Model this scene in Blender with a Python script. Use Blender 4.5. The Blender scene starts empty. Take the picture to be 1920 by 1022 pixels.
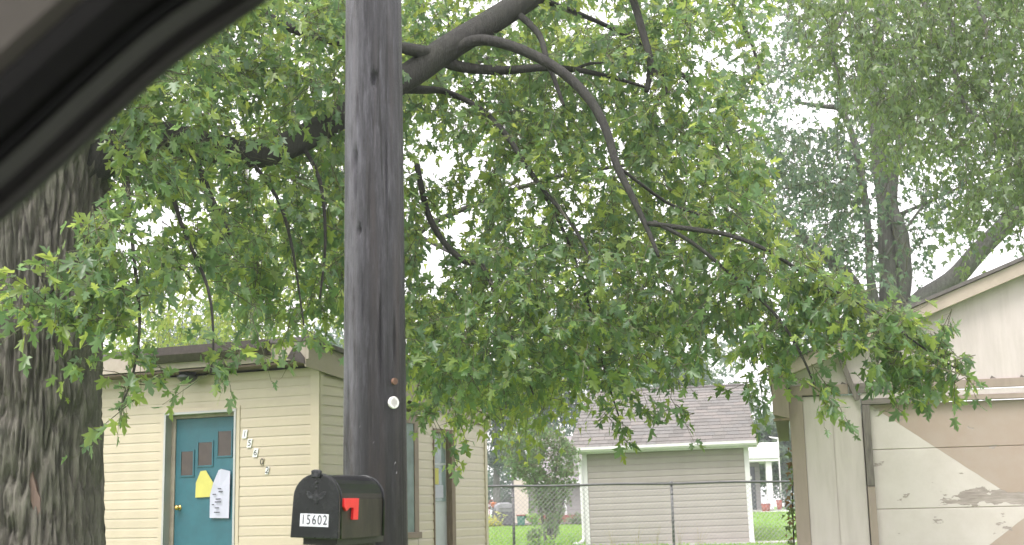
import bpy, math, random
import numpy as np
from mathutils import Vector, Matrix, noise

random.seed(7); RNG = np.random.default_rng(7)
R = math.radians
SC = bpy.context.scene
COL = SC.collection

# ------------------------------------------------------------------ camera
FPX, CX, CY = 2455.0, 960.0, 511.0
PITCH, ROLL = R(10.32), R(-1.3)
CAM = Vector((0, 0, 1.2))
cam_data = bpy.data.cameras.new('camera')
cam_data.sensor_width = 36.0
cam_data.lens = FPX / 1920.0 * 36.0
cam_data.clip_start = 0.05
cam_data.clip_end = 2000.0
cam_data.dof.use_dof = True
cam_data.dof.focus_distance = 10.0
cam_data.dof.aperture_fstop = 6.8
cam = bpy.data.objects.new('camera', cam_data)
COL.objects.link(cam)
CAMROT = Matrix.Rotation(math.pi / 2 + PITCH, 3, 'X') @ Matrix.Rotation(ROLL, 3, 'Z')
cam.matrix_world = Matrix.Translation(CAM) @ CAMROT.to_4x4()
SC.camera = cam

# ------------------------------------------------------------------ sky, sun, exposure
SUN_EL, SUN_AZ = R(58), R(215)          # hazy sun high, behind the camera, to the left
world = bpy.data.worlds.new('World'); SC.world = world
world.use_nodes = True
wn, wl = world.node_tree.nodes, world.node_tree.links
wn.clear()
sky = wn.new('ShaderNodeTexSky'); sky.sky_type = 'NISHITA'
sky.sun_disc = False
sky.sun_elevation = SUN_EL; sky.sun_rotation = SUN_AZ
sky.dust_density = 4.0; sky.air_density = 1.0; sky.ozone_density = 1.0
hsv = wn.new('ShaderNodeHueSaturation'); hsv.inputs['Saturation'].default_value = 0.22   # cloud cover greys the blue
mixw = wn.new('ShaderNodeMix'); mixw.data_type = 'RGBA'
mixw.inputs[0].default_value = 0.55
mixw.inputs['B'].default_value = (9.9, 9.3, 9.65, 1)      # even cloud layer
bg = wn.new('ShaderNodeBackground'); bg.inputs['Strength'].default_value = 0.12
wo = wn.new('ShaderNodeOutputWorld')
wl.new(sky.outputs[0], hsv.inputs['Color']); wl.new(hsv.outputs[0], mixw.inputs['A'])
wl.new(mixw.outputs['Result'], bg.inputs['Color']); wl.new(bg.outputs[0], wo.inputs['Surface'])
sun_d = bpy.data.lights.new('sun', 'SUN'); sun_d.energy = 1.0; sun_d.angle = R(25); sun_d.color = (1, .97, .92)
sun = bpy.data.objects.new('sun', sun_d); COL.objects.link(sun)
sdir = Vector((math.sin(SUN_AZ) * math.cos(SUN_EL), math.cos(SUN_AZ) * math.cos(SUN_EL), math.sin(SUN_EL)))
sun.rotation_euler = (-sdir).to_track_quat('-Z', 'Y').to_euler()
sun.location = (0, 0, 30)
VS = SC.view_settings
VS.view_transform = 'Standard'; VS.look = 'None'; VS.exposure = 1.55; VS.gamma = 1.0
SC.cycles.max_bounces = 6; SC.cycles.diffuse_bounces = 4; SC.cycles.transmission_bounces = 4; SC.cycles.glossy_bounces = 2
SC.cycles.volume_bounces = 0
SC.cycles.use_denoising = True

# ------------------------------------------------------------------ helpers
def ray(px, py):
    return CAMROT @ Vector(((px - CX) / FPX, (CY - py) / FPX, -1.0))
def at(px, py, Y):
    """world point seen at that place of the view, Y metres from the car"""
    r = ray(px, py); return CAM + r * (Y / r.y)
def project(p):
    q = CAMROT.transposed() @ (Vector(p) - CAM)
    return (CX + FPX * q.x / -q.z, CY - FPX * q.y / -q.z) if q.z < -.01 else (-9999, -9999)

def tag(o, label=None, cat=None, group=None, kind=None):
    if label: o['label'] = label
    if cat: o['category'] = cat
    if group: o['group'] = group
    if kind: o['kind'] = kind
    return o
def empty(name, loc=(0, 0, 0), rz=0.0, label=None, cat=None, group=None, parent=None):
    o = bpy.data.objects.new(name, None); COL.objects.link(o)
    o.location = loc; o.rotation_euler = (0, 0, rz); o.empty_display_size = .1
    if parent: o.parent = parent
    return tag(o, label, cat, group)
def link(name, me, m=None, parent=None, smooth=False, kind=None):
    if m is not None and not me.materials: me.materials.append(m)
    o = bpy.data.objects.new(name, me); COL.objects.link(o)
    if parent: o.parent = parent
    if smooth: me.polygons.foreach_set('use_smooth', [True] * len(me.polygons))
    if kind: o['kind'] = kind
    return o

class MB:
    """collects shapes for ONE mesh"""
    def __init__(self): self.v = []; self.f = []
    def add(self, vs, fs):
        n = len(self.v); self.v += [tuple(p) for p in vs]; self.f += [tuple(i + n for i in q) for q in fs]; return self
    def box(self, x0, x1, y0, y1, z0, z1):
        return self.add([(x0,y0,z0),(x1,y0,z0),(x1,y1,z0),(x0,y1,z0),(x0,y0,z1),(x1,y0,z1),(x1,y1,z1),(x0,y1,z1)],
                        [(3,2,1,0),(4,5,6,7),(0,1,5,4),(1,2,6,5),(2,3,7,6),(3,0,4,7)])
    def prism(self, pts, axis, a, b):
        """polygon (u,v) extruded along axis from a to b; axis x: (y,z), y: (x,z), z: (x,y)"""
        n = len(pts)
        def mk(u, v, t): return {'x': (t, u, v), 'y': (u, t, v), 'z': (u, v, t)}[axis]
        vs = [mk(u, v, a) for u, v in pts] + [mk(u, v, b) for u, v in pts]
        fs = [tuple(range(n))[::-1], tuple(range(n, 2 * n))] + [(i, (i + 1) % n, n + (i + 1) % n, n + i) for i in range(n)]
        return self.add(vs, fs)
    def tube(self, pts, rad, sides=8, cap=True):
        pts = [Vector(p) for p in pts]
        if not hasattr(rad, '__len__'): rad = [rad] * len(pts)
        vs = []; fs = []; up = None
        for i, p in enumerate(pts):
            t = (pts[min(i + 1, len(pts) - 1)] - pts[max(i - 1, 0)])
            t = t.normalized() if t.length > 1e-9 else Vector((0, 0, 1))
            if up is None:
                up = Vector((0, 0, 1)) if abs(t.z) < .9 else Vector((1, 0, 0))
            a = (up - t * up.dot(t)).normalized(); b = t.cross(a); up = a
            for k in range(sides):
                q = 2 * math.pi * k / sides
                vs.append(p + (a * math.cos(q) + b * math.sin(q)) * rad[i])
        for i in range(len(pts) - 1):
            for k in range(sides):
                k2 = (k + 1) % sides
                fs.append((i * sides + k, i * sides + k2, (i + 1) * sides + k2, (i + 1) * sides + k))
        if cap:
            fs.append(tuple(range(sides))[::-1]); m = (len(pts) - 1) * sides; fs.append(tuple(range(m, m + sides)))
        return self.add(vs, fs)
    def mesh(self, name='m'):
        me = bpy.data.meshes.new(name); me.from_pydata(self.v, [], self.f)
        import bmesh
        b = bmesh.new(); b.from_mesh(me); bmesh.ops.recalc_face_normals(b, faces=b.faces); b.to_mesh(me); b.free()
        return me
    def build(self, name, m, parent=None, smooth=False, bevel=0.0, kind=None):
        o = link(name, self.mesh(name), m, parent, smooth, kind)
        if bevel:
            bv = o.modifiers.new('bevel', 'BEVEL'); bv.width = bevel; bv.segments = 2; bv.limit_method = 'ANGLE'
        return o

# ------------------------------------------------------------------ materials
def newmat(name):
    m = bpy.data.materials.new(name); m.use_nodes = True
    nt = m.node_tree; b = nt.nodes['Principled BSDF']
    return m, nt.nodes, nt.links, b
def node(N, t, **kw):
    n = N.new(t)
    for k, v in kw.items(): setattr(n, k, v)
    return n
def mixc(N, L, fac, a, b, blend='MIX'):
    n = N.new('ShaderNodeMix'); n.data_type = 'RGBA'; n.blend_type = blend
    for key, v in ((0, fac), ('A', a), ('B', b)):
        if hasattr(v, 'is_linked') or hasattr(v, 'links'): L.new(v, n.inputs[key])
        elif key == 0: n.inputs[0].default_value = v
        else: n.inputs[key].default_value = (*v, 1) if len(v) == 3 else v
    return n.outputs['Result']
def noise_out(N, L, scale, detail=5, rough=.6, vec=None, stretch=None):
    n = N.new('ShaderNodeTexNoise'); n.inputs['Scale'].default_value = scale
    n.inputs['Detail'].default_value = detail; n.inputs['Roughness'].default_value = rough
    if vec is None:
        tc = N.new('ShaderNodeTexCoord'); vec = tc.outputs['Object']
    if stretch:
        mp = N.new('ShaderNodeMapping'); mp.inputs['Scale'].default_value = stretch
        L.new(vec, mp.inputs['Vector']); vec = mp.outputs[0]
    L.new(vec, n.inputs['Vector'])
    return n.outputs['Fac']
def ramp(N, L, src, stops):
    r = N.new('ShaderNodeValToRGB'); L.new(src, r.inputs[0])
    el = r.color_ramp.elements
    while len(el) < len(stops): el.new(.5)
    for e, (p, c) in zip(el, stops): e.position = p; e.color = (*c, 1) if len(c) == 3 else c
    return r.outputs['Color']
def bump(N, L, b, src, strength=.3, dist=.01):
    n = N.new('ShaderNodeBump'); n.inputs['Strength'].default_value = strength; n.inputs['Distance'].default_value = dist
    L.new(src, n.inputs['Height']); L.new(n.outputs[0], b.inputs['Normal'])
def plain(name, col, rough=.6, var=.12, scale=6, stretch=None, bmp=.0, bscale=60, dirt=None, dirt_amt=.3, dirt_scale=2.5, metal=0., spec=.5, rnd=0.):
    """painted / raw surface with uneven tone, dirt and fine relief"""
    m, N, L, b = newmat(name)
    f = noise_out(N, L, scale, 6, .6, stretch=stretch)
    a = tuple(c * (1 - var) for c in col); d = tuple(min(1, c * (1 + var)) for c in col)
    out = ramp(N, L, f, [(.3, a), (.7, d)])
    if dirt:
        f2 = noise_out(N, L, dirt_scale, 8, .7, stretch=stretch)
        r = ramp(N, L, f2, [(.45, (0, 0, 0)), (.75, (dirt_amt,) * 3)])
        out = mixc(N, L, r, out, dirt)
    if rnd:
        oi = N.new('ShaderNodeObjectInfo')
        rr = ramp(N, L, oi.outputs['Random'], [(0, (1 - rnd,) * 3), (1, (1 + rnd * .3,) * 3)])
        out = mixc(N, L, 1.0, out, rr, 'MULTIPLY')
    L.new(out, b.inputs['Base Color'])
    b.inputs['Roughness'].default_value = rough; b.inputs['Metallic'].default_value = metal
    b.inputs['Specular IOR Level'].default_value = spec
    if bmp: bump(N, L, b, noise_out(N, L, bscale, 4, .6, stretch=stretch), bmp, .004)
    return m

M = {}
M['siding'] = plain('cream_vinyl', (.485, .418, .315), .34, .05, 3, dirt=(.36, .30, .20), dirt_amt=.4, dirt_scale=1.6, bmp=.05, bscale=30, rnd=.06)
M['cream_trim'] = plain('cream_trim', (.485, .418, .32), .4, .05, 3, dirt=(.42, .36, .25), dirt_amt=.3)
M['fascia'] = plain('beige_fascia', (.36, .305, .26), .5, .08, 5, dirt=(.18, .14, .1), dirt_amt=.5, dirt_scale=4)
M['tan_fascia'] = plain('tan_fascia', (.33, .275, .22), .5, .1, 5, dirt=(.12, .1, .08), dirt_amt=.4)
M['soffit'] = plain('brown_soffit', (.13, .088, .063), .6, .12, 8, dirt=(.1, .07, .05), dirt_amt=.5)
M['gutter_brown'] = plain('brown_gutter', (.028, .018, .014), .5, .25, 12, dirt=(.12, .1, .09), dirt_amt=.35, dirt_scale=20)
M['teal'] = plain('teal_door', (.022, .115, .15), .5, .1, 4, dirt=(.012, .06, .08), dirt_amt=.5, bmp=.08)
M['frame_grey'] = plain('aluminium_frame', (.42, .42, .42), .35, .08, 10, metal=.2, dirt=(.2, .18, .16), dirt_amt=.4)
M['jamb_beige'] = plain('jamb_paint', (.30, .26, .21), .6, .15, 9, dirt=(.1, .08, .07), dirt_amt=.5)  # beige-brown jamb around the teal door
M['brass'] = plain('brass', (.65, .42, .13), .25, .1, 20, metal=.9)
M['glass_brown'] = plain('brown_pane', (.05, .038, .026), .06, .2, 9)
M['yellow_paper'] = plain('yellow_paper', (.52, .48, .13), .8, .06, 8)
M['white_paper'] = plain('white_paper', (.47, .47, .58), .8, .05, 8)
M['ink'] = plain('ink', (.05, .05, .07), .7)
M['white_tile'] = plain('white_tile', (.72, .72, .72), .4, .05, 10)
M['black_digit'] = plain('black_digit', (.03, .03, .035), .5)
M['grey_digit'] = plain('grey_digit', (.16, .16, .18), .4, metal=.3)
M['porch_lamp'] = plain('porch_lamp', (.03, .035, .03), .35)
M['roof_felt'] = plain('roof_felt', (.11, .10, .095), .9, .2, 20, bmp=.4)
M['storm_door'] = plain('storm_door', (.44, .46, .50), .4, .06, 6)
M['pale_glass'] = plain('pale_glass', (.20, .26, .27), .1, .2, 5)
M['brown_wood'] = plain('brown_wood', (.20, .145, .10), .65, .25, 14, stretch=(6, 6, .5), dirt=(.08, .05, .04), dirt_amt=.6, dirt_scale=6, bmp=.3)
M['brown_trim'] = plain('brown_window_trim', (.21, .155, .12), .55, .12, 8)

M['shed_siding'] = plain('grey_siding', (.325, .292, .272), .55, .05, 3, dirt=(.26, .23, .2), dirt_amt=.3, rnd=.05)
M['white_trim'] = plain('white_trim', (.64, .63, .64), .4, .04, 4, dirt=(.5, .5, .48), dirt_amt=.25)
m, N, L, b = newmat('shingle'); M['shingle'] = m
oi = N.new('ShaderNodeObjectInfo')
tone = ramp(N, L, oi.outputs['Random'], [(0, (.098, .094, .086)), (.3, (.14, .134, .122)), (.55, (.12, .119, .113)), (.8, (.155, .142, .129)), (1, (.128, .122, .113))])
gr = noise_out(N, L, 55, 3)
L.new(mixc(N, L, .55, tone, ramp(N, L, gr, [(.3, (.25, .25, .25)), (.7, (.85, .82, .8))]), 'OVERLAY'), b.inputs['Base Color'])
b.inputs['Roughness'].default_value = .9; bump(N, L, b, gr, .4, .004)
M['concrete'] = plain('concrete', (.42, .41, .39), .85, .12, 6, bmp=.3, dirt=(.2, .19, .17), dirt_amt=.4)

M['garage_wall'] = plain('offwhite_paint', (.475, .42, .405), .7, .05, 3, stretch=(4, 4, .5), dirt=(.33, .285, .26), dirt_amt=.55, dirt_scale=2.6, bmp=.15, bscale=30)
M['garage_tan'] = plain('tan_paint', (.27, .215, .18), .65, .08, 5, stretch=(4, 4, .6), dirt=(.2, .16, .13), dirt_amt=.4, dirt_scale=4)
M['garage_cream'] = plain('cream_rake', (.37, .31, .255), .65, .08, 4, dirt=(.25, .21, .17), dirt_amt=.5, dirt_scale=5)
M['grey_wood'] = plain('weathered_wood', (.155, .135, .122), .8, .3, 12, stretch=(.6, 8, 8), dirt=(.06, .05, .045), dirt_amt=.7, dirt_scale=7, bmp=.4)
M['grey_wood_v'] = plain('weathered_wood_upright', (.155, .135, .122), .8, .3, 12, stretch=(8, 8, .6), dirt=(.06, .05, .045), dirt_amt=.7, dirt_scale=7, bmp=.4)

# garage door: two-tone painted triangles, chips and a long flaked band of bare wood
m, N, L, b = newmat('garage_door_paint'); M['garage_door'] = m
tc = N.new('ShaderNodeTexCoord'); sep = N.new('ShaderNodeSeparateXYZ'); L.new(tc.outputs['Object'], sep.inputs[0])
def mth(op, a, c=None, clamp=False):
    n = N.new('ShaderNodeMath'); n.operation = op; n.use_clamp = clamp
    for i, v in enumerate((a, c)):
        if v is None: continue
        if isinstance(v, (int, float)): n.inputs[i].default_value = v
        else: L.new(v, n.inputs[i])
    return n.outputs[0]
dx = mth('ABSOLUTE', mth('SUBTRACT', sep.outputs['X'], 1.96))
wob = mth('MULTIPLY', mth('SUBTRACT', noise_out(N, L, 9, 3), .5), .012)
dz = mth('ADD', mth('ABSOLUTE', mth('SUBTRACT', sep.outputs['Z'], 1.105)), wob)
tanmask = mth('MULTIPLY', mth('SUBTRACT', dz, mth('MULTIPLY', dx, .735)), 300, True)
base = mixc(N, L, tanmask, (.50, .45, .428), (.31, .238, .20))
dirtf = ramp(N, L, noise_out(N, L, 3.5, 8, .7), [(.40, (0, 0, 0)), (.8, (.55, .55, .55))])
base = mixc(N, L, dirtf, base, (.36, .31, .28))
# band mask around z = 1.19 growing towards the right
bz = mth('SUBTRACT', 1.0, mth('MULTIPLY', mth('ABSOLUTE', mth('SUBTRACT', sep.outputs['Z'], 1.215)), 9.5), True)
bx = mth('MULTIPLY', mth('SUBTRACT', sep.outputs['X'], 1.02), 2.2, True)
band = mth('MULTIPLY', bz, bx)
spots = mth('ADD', noise_out(N, L, 7, 7, .62, stretch=(.7, 1, 1.6)), mth('MULTIPLY', band, .31))
fl = N.new('ShaderNodeValToRGB'); L.new(spots, fl.inputs[0])
fl.color_ramp.elements[0].position = .638; fl.color_ramp.elements[1].position = .648
woodc = ramp(N, L, noise_out(N, L, 16, 5, .6, stretch=(.5, 1, 4)), [(.3, (.20, .165, .15)), (.7, (.36, .31, .29))])
L.new(mixc(N, L, fl.outputs['Color'], base, woodc), b.inputs['Base Color'])
b.inputs['Roughness'].default_value = .65
bump(N, L, b, mth('SUBTRACT', 1.0, fl.outputs['Color']), .5, .004)

# utility pole: weathered grey above, tar-dark below, vertical streaks
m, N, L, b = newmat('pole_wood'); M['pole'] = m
tc = N.new('ShaderNodeTexCoord'); sep = N.new('ShaderNodeSeparateXYZ'); L.new(tc.outputs['Object'], sep.inputs[0])
st = noise_out(N, L, 7, 10, .78, stretch=(4.2, 4.2, .5))
st2 = noise_out(N, L, 3, 6, .65, stretch=(5, 5, .22))
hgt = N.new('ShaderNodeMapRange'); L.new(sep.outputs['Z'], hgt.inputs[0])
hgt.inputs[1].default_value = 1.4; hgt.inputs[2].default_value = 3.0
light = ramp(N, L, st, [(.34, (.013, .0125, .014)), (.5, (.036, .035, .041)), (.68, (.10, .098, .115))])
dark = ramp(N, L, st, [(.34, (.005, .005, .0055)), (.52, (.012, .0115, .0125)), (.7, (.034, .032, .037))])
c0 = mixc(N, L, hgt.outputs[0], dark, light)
brn = ramp(N, L, st2, [(.5, (0, 0, 0)), (.7, (.5, .5, .5))])
c0 = mixc(N, L, brn, c0, (.055, .040, .034))
chk = ramp(N, L, noise_out(N, L, 11, 4, .55, stretch=(5, 5, .2)), [(.575, (0, 0, 0)), (.61, (.9, .9, .9))])
c0 = mixc(N, L, chk, c0, (.008, .008, .008))
# left side mixed to blue-grey: sky sheen painted into the colour
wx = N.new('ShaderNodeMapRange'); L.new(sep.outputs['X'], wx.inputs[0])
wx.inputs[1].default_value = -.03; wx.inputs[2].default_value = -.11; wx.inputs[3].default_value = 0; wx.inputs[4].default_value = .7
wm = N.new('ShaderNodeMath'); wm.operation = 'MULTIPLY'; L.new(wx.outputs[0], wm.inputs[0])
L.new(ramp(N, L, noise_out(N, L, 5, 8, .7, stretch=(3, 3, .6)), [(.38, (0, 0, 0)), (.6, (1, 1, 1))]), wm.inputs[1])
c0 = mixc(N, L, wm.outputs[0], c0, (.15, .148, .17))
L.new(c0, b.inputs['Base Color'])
b.inputs['Roughness'].default_value = .33; b.inputs['Specular IOR Level'].default_value = .33
bump(N, L, b, st, .8, .02)

M['black_metal'] = plain('black_mailbox', (.005, .006, .007), .24, .3, 8, dirt=(.035, .036, .036), dirt_amt=.4, dirt_scale=9, bmp=.08, bscale=12, spec=.35)
M['black_dusty'] = plain('black_mailbox_side', (.020, .0175, .014), .45, .25, 6, dirt=(.07, .058, .042), dirt_amt=.6, dirt_scale=12, stretch=(1, 1, .4), spec=.25)
M['emblem'] = plain('worn_emblem', (.007, .008, .009), .3, .5, 60, dirt=(.10, .10, .11), dirt_amt=.8, dirt_scale=70, spec=.3)
M['red'] = plain('red_flag', (.75, .02, .022), .4, .08, 20)
M['sticker'] = plain('white_sticker', (.60, .61, .66), .45, .03, 10)
M['board_dark'] = plain('wet_dark_board', (.02, .018, .016), .6, .3, 9, bmp=.3)
M['white_plastic'] = plain('white_plastic', (.72, .70, .68), .35, .06, 30)
M['rust'] = plain('rusty_disc', (.16, .085, .055), .6, .3, 50)
M['galv'] = plain('galvanised', (.13, .13, .135), .4, .15, 10, metal=.6)
M['wire'] = plain('fence_wire', (.26, .26, .26), .45, .1, 10, metal=.5)

# grass, asphalt, bark, leaves
m, N, L, b = newmat('grass_ground'); M['grass'] = m
g1 = noise_out(N, L, .35, 6, .7); g2 = noise_out(N, L, 18, 5, .75)
c0 = ramp(N, L, g1, [(.3, (.10, .215, .030)), (.7, (.15, .27, .045))])
c0 = mixc(N, L, .5, c0, ramp(N, L, g2, [(.3, (.3, .3, .3)), (.7, (.7, .7, .7))]), 'OVERLAY')
L.new(c0, b.inputs['Base Color']); b.inputs['Roughness'].default_value = .8; bump(N, L, b, g2, .6, .04)
M['asphalt'] = plain('asphalt', (.05, .05, .052), .8, .25, 30, bmp=.5, bscale=150)
M['soil'] = plain('mulch', (.10, .085, .075), .9, .3, 8, bmp=.6)
def bark_mat(name, a, c, moss):
    m, N, L, b = newmat(name)
    s = noise_out(N, L, 5, 8, .7, stretch=(4, 4, .5)); s2 = noise_out(N, L, 1.3, 6, .65); s3 = noise_out(N, L, 26, 6, .7, stretch=(2.5, 2.5, .35))
    c0 = ramp(N, L, s, [(.28, tuple(v * .45 for v in a)), (.5, a), (.75, c)])
    c0 = mixc(N, L, ramp(N, L, s2, [(.42, (0, 0, 0)), (.65, (.55, .55, .55))]), c0, moss)
    c0 = mixc(N, L, .5, c0, ramp(N, L, s3, [(.3, (.25,) * 3), (.7, (.75,) * 3)]), 'OVERLAY')
    L.new(c0, b.inputs['Base Color']); b.inputs['Roughness'].default_value = .75
    bump(N, L, b, s3, .9, .03)
    return m
M['bark'] = bark_mat('maple_bark', (.12, .108, .09), (.25, .225, .20), (.10, .115, .07))
M['bark_limb'] = bark_mat('limb_bark', (.024, .022, .019), (.058, .053, .046), (.03, .034, .022))
M['twig'] = plain('green_brown_twig', (.085, .085, .045), .6, .3, 4)
M['bark_far'] = bark_mat('far_bark', (.15, .145, .135), (.24, .23, .22), (.15, .155, .14))
M['pale_bark'] = bark_mat('pale_bark', (.30, .29, .27), (.45, .43, .4), (.25, .25, .2))
M['bark_scar'] = plain('bare_bark_scar', (.13, .085, .068), .7, .2, 12, stretch=(4, 4, .5), bmp=.3)
def leaf_mat(name, trans=.45, gloss=.35):
    m, N, L, b = newmat(name)
    at_ = N.new('ShaderNodeAttribute'); at_.attribute_name = 'tint'
    geo = N.new('ShaderNodeNewGeometry')
    under = mixc(N, L, .25, at_.outputs['Color'], (.16, .20, .16))          # silvery underside
    L.new(mixc(N, L, geo.outputs['Backfacing'], at_.outputs['Color'], under), b.inputs['Base Color'])
    b.inputs['Roughness'].default_value = gloss; b.inputs['Specular IOR Level'].default_value = .5
    tr = N.new('ShaderNodeBsdfTranslucent')
    hs = N.new('ShaderNodeHueSaturation'); hs.inputs['Hue'].default_value = .476; hs.inputs['Saturation'].default_value = .98; hs.inputs['Value'].default_value = 2.6
    L.new(at_.outputs['Color'], hs.inputs['Color']); L.new(hs.outputs[0], tr.inputs['Color'])
    mx = N.new('ShaderNodeMixShader'); mx.inputs[0].default_value = trans
    L.new(b.outputs[0], mx.inputs[1]); L.new(tr.outputs[0], mx.inputs[2])
    L.new(mx.outputs[0], N['Material Output'].inputs['Surface'])
    return m
M['leaf'] = leaf_mat('maple_leaf', .5, .32)
M['leaf_far'] = leaf_mat('far_leaf', .5, .5)

# ------------------------------------------------------------------ terrain
def smooth(a, b_, v):
    t = min(1, max(0, (v - a) / (b_ - a))); return t * t * (3 - 2 * t)
def gz(x, y):
    z = .3 * smooth(6.5, 13, y)
    far = .5 + .36 * smooth(3, 11.5, x)
    return z + (far - .3) * smooth(33.5, 60, y)
mb = MB()
xs = [-220, -90, -45, -25] + [-16 + 2 * i for i in range(22)] + [34, 60, 110, 220]
ys = [-120, -50, -20, -8, -3.3] + [3.2, 5, 6.5, 8, 9.5, 11, 13, 16, 20, 25, 30, 33.5, 36, 39, 42, 45, 48, 51, 54, 57, 60, 64, 70, 85, 120, 200, 340]
nx = len(xs)
mb.add([(x, y, gz(x, y)) for y in ys for x in xs],
       [(j * nx + i, j * nx + i + 1, (j + 1) * nx + i + 1, (j + 1) * nx + i) for j in range(len(ys) - 1) for i in range(nx - 1)])
ground = mb.build('ground', M['grass'], smooth=True); ground['kind'] = 'structure'
road = MB().box(-200, 200, -3.2, 3.1, -.02, .03).build('road', M['asphalt']); road['kind'] = 'structure'
# mulch bed under the far house
bed = MB().add([(-6, 59.6, .56), (3.6, 60.4, .58), (4.2, 66, .62), (-6, 66, .6)], [(0, 1, 2, 3)]).build('flower_bed', M['soil']); bed['kind'] = 'structure'

# ------------------------------------------------------------------ letters and digits
def text_mesh(s, size, depth=.002):
    cu = bpy.data.curves.new('digits', 'FONT'); cu.body = s; cu.size = size; cu.extrude = depth
    cu.align_x = 'CENTER'; cu.align_y = 'CENTER'; cu.resolution_u = 3
    o = bpy.data.objects.new('tmp', cu); COL.objects.link(o)
    dg = bpy.context.evaluated_depsgraph_get()
    me = bpy.data.meshes.new_from_object(o.evaluated_get(dg)); bpy.data.objects.remove(o); bpy.data.curves.remove(cu)
    return me

# ------------------------------------------------------------------ cream house
def siding_mesh(length, h, axis='x', proud=.012):
    """one lap board; outer face towards -y (axis x) or +x (axis y)"""
    if axis == 'x':
        return MB().prism([(-proud, 0), (-proud + .003, h * .72), (-.004, h * .98), (-.004, h), (.006, h), (.006, 0)], 'x', 0, length).mesh('siding')
    return MB().prism([(proud, 0), (proud - .003, h * .72), (.004, h * .98), (.004, h), (-.006, h), (-.006, 0)], 'y', 0, length).mesh('siding')
_sid = {}
def board(parent, m, x, y, z, length, h, axis='x', name='siding_board', proud=.012):
    k = (round(length, 3), h, axis, m.name, proud)
    if k not in _sid: _sid[k] = siding_mesh(length, h, axis, proud)
    o = link(name, _sid[k], m, parent); o.location = (x, y, z); return o

H = empty('house', (-2.275, 15.2, 0), R(-23), 'small cream sided house with teal door and flat overhanging roof', 'house')
EX = .1143
# carcass behind the boards
MB().box(-5.2, -2.20, .02, 4.6, .25, 2.93).box(-1.09, -.012, .02, 2.16, .25, 2.86).box(-2.20, -1.09, .3, 2.1, .25, 2.86) \
    .box(-2.20, -1.09, .02, .3, 2.47, 2.86).box(-2.20, -.012, 2.47, 2.9, .25, 2.62).box(-2.20, -.012, 3.56, 4.6, .25, 2.5) \
    .build('wall', M['cream_trim'], H)
z = .30; i = 0
while z < 2.86:
    h = min(EX, 2.9 - z)
    if z + h <= 2.485:
        board(H, M['siding'], -5.2, 0, z, 5.2 - 2.235, h); board(H, M['siding'], -1.075, 0, z, 1.075 - .10, h)
    else:
        board(H, M['siding'], -5.2, 0, z, 5.2 - .10, h)
    # side wall
    top = lambda yy: 2.86 - .085 * yy
    for (a, c) in ((.06, 2.15), (2.47, 2.93), (3.57, 4.60)):
        if z + h * .4 < top(a):
            c2 = min(c, (2.86 - z - h * .4) / .085)
            board(H, M['siding'], 0, a, z, c2 - a, h, 'y')
    # strip between window sill and ground, and above the openings
    if z < .95: board(H, M['siding'], 0, 2.16, z, .30, h, 'y')
    z += EX
# corner posts
MB().box(-.10, .018, -.022, .0, .25, 2.90).box(-.005, .022, 0.0, .062, .25, 2.90).build('corner_trim', M['cream_trim'], H, bevel=.004)
MB().box(-.005, .024, 4.60, 4.68, .25, 2.48).build('corner_trim', M['cream_trim'], H, bevel=.004)
# front door set
MB().box(-2.235, -2.175, -.02, .02, .3, 2.47).box(-1.125, -1.075, -.02, .02, .3, 2.47).box(-2.235, -1.075, -.021, .02, 2.47, 2.51).build('door_casing', M['cream_trim'], H, bevel=.004)
MB().box(-2.175, -2.145, -.03, .16, .3, 2.44).box(-1.155, -1.125, -.03, .16, .3, 2.44).box(-2.175, -1.125, -.031, .16, 2.44, 2.47).build('door_frame', M['frame_grey'], H, bevel=.003)
MB().box(-2.145, -2.085, .09, .15, .3, 2.40).box(-1.165, -1.155, .09, .15, .3, 2.40).box(-2.145, -1.155, .088, .15, 2.40, 2.44).build('door_jamb', M['jamb_beige'], H)
door = MB().box(-2.085, -1.165, .105, .15, .36, 2.395).build('door', M['teal'], H, bevel=.003)
def fpos(px, py, y):
    """house-local point on the plane y of its front"""
    inv = Matrix.Rotation(R(23), 3, 'Z'); o = inv @ (CAM - Vector((-2.275, 15.2, 0))); d = inv @ ray(px, py)
    return o + d * ((y - o.y) / d.y)
for (x0, x1, y0, y1) in ((341, 362, 847, 891), (373, 398, 830, 872), (410, 434, 809, 854)):
    a = fpos(x0, y0, .105); c = fpos(x1, y1, .105)
    fr = MB().box(a.x - .018, a.x, .093, .106, c.z - .018, a.z + .018).box(c.x, c.x + .018, .093, .106, c.z - .018, a.z + .018) \
        .box(a.x, c.x, .094, .106, a.z, a.z + .018).box(a.x, c.x, .094, .106, c.z - .018, c.z).build('pane_frame', M['teal'], door)
    MB().box(a.x, c.x, .100, .108, c.z, a.z).build('pane', M['glass_brown'], door)
kp = fpos(332, 952, .06)
kb = MB(); kb.tube([(kp.x, .105, kp.z), (kp.x, .098, kp.z)], .032, 16); kb.tube([(kp.x, .098, kp.z), (kp.x, .075, kp.z), (kp.x, .065, kp.z), (kp.x, .045, kp.z), (kp.x, .035, kp.z)], [.012, .013, .028, .03, .014], 16)
kb.build('door_knob', M['brass'], door, smooth=True)
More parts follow.
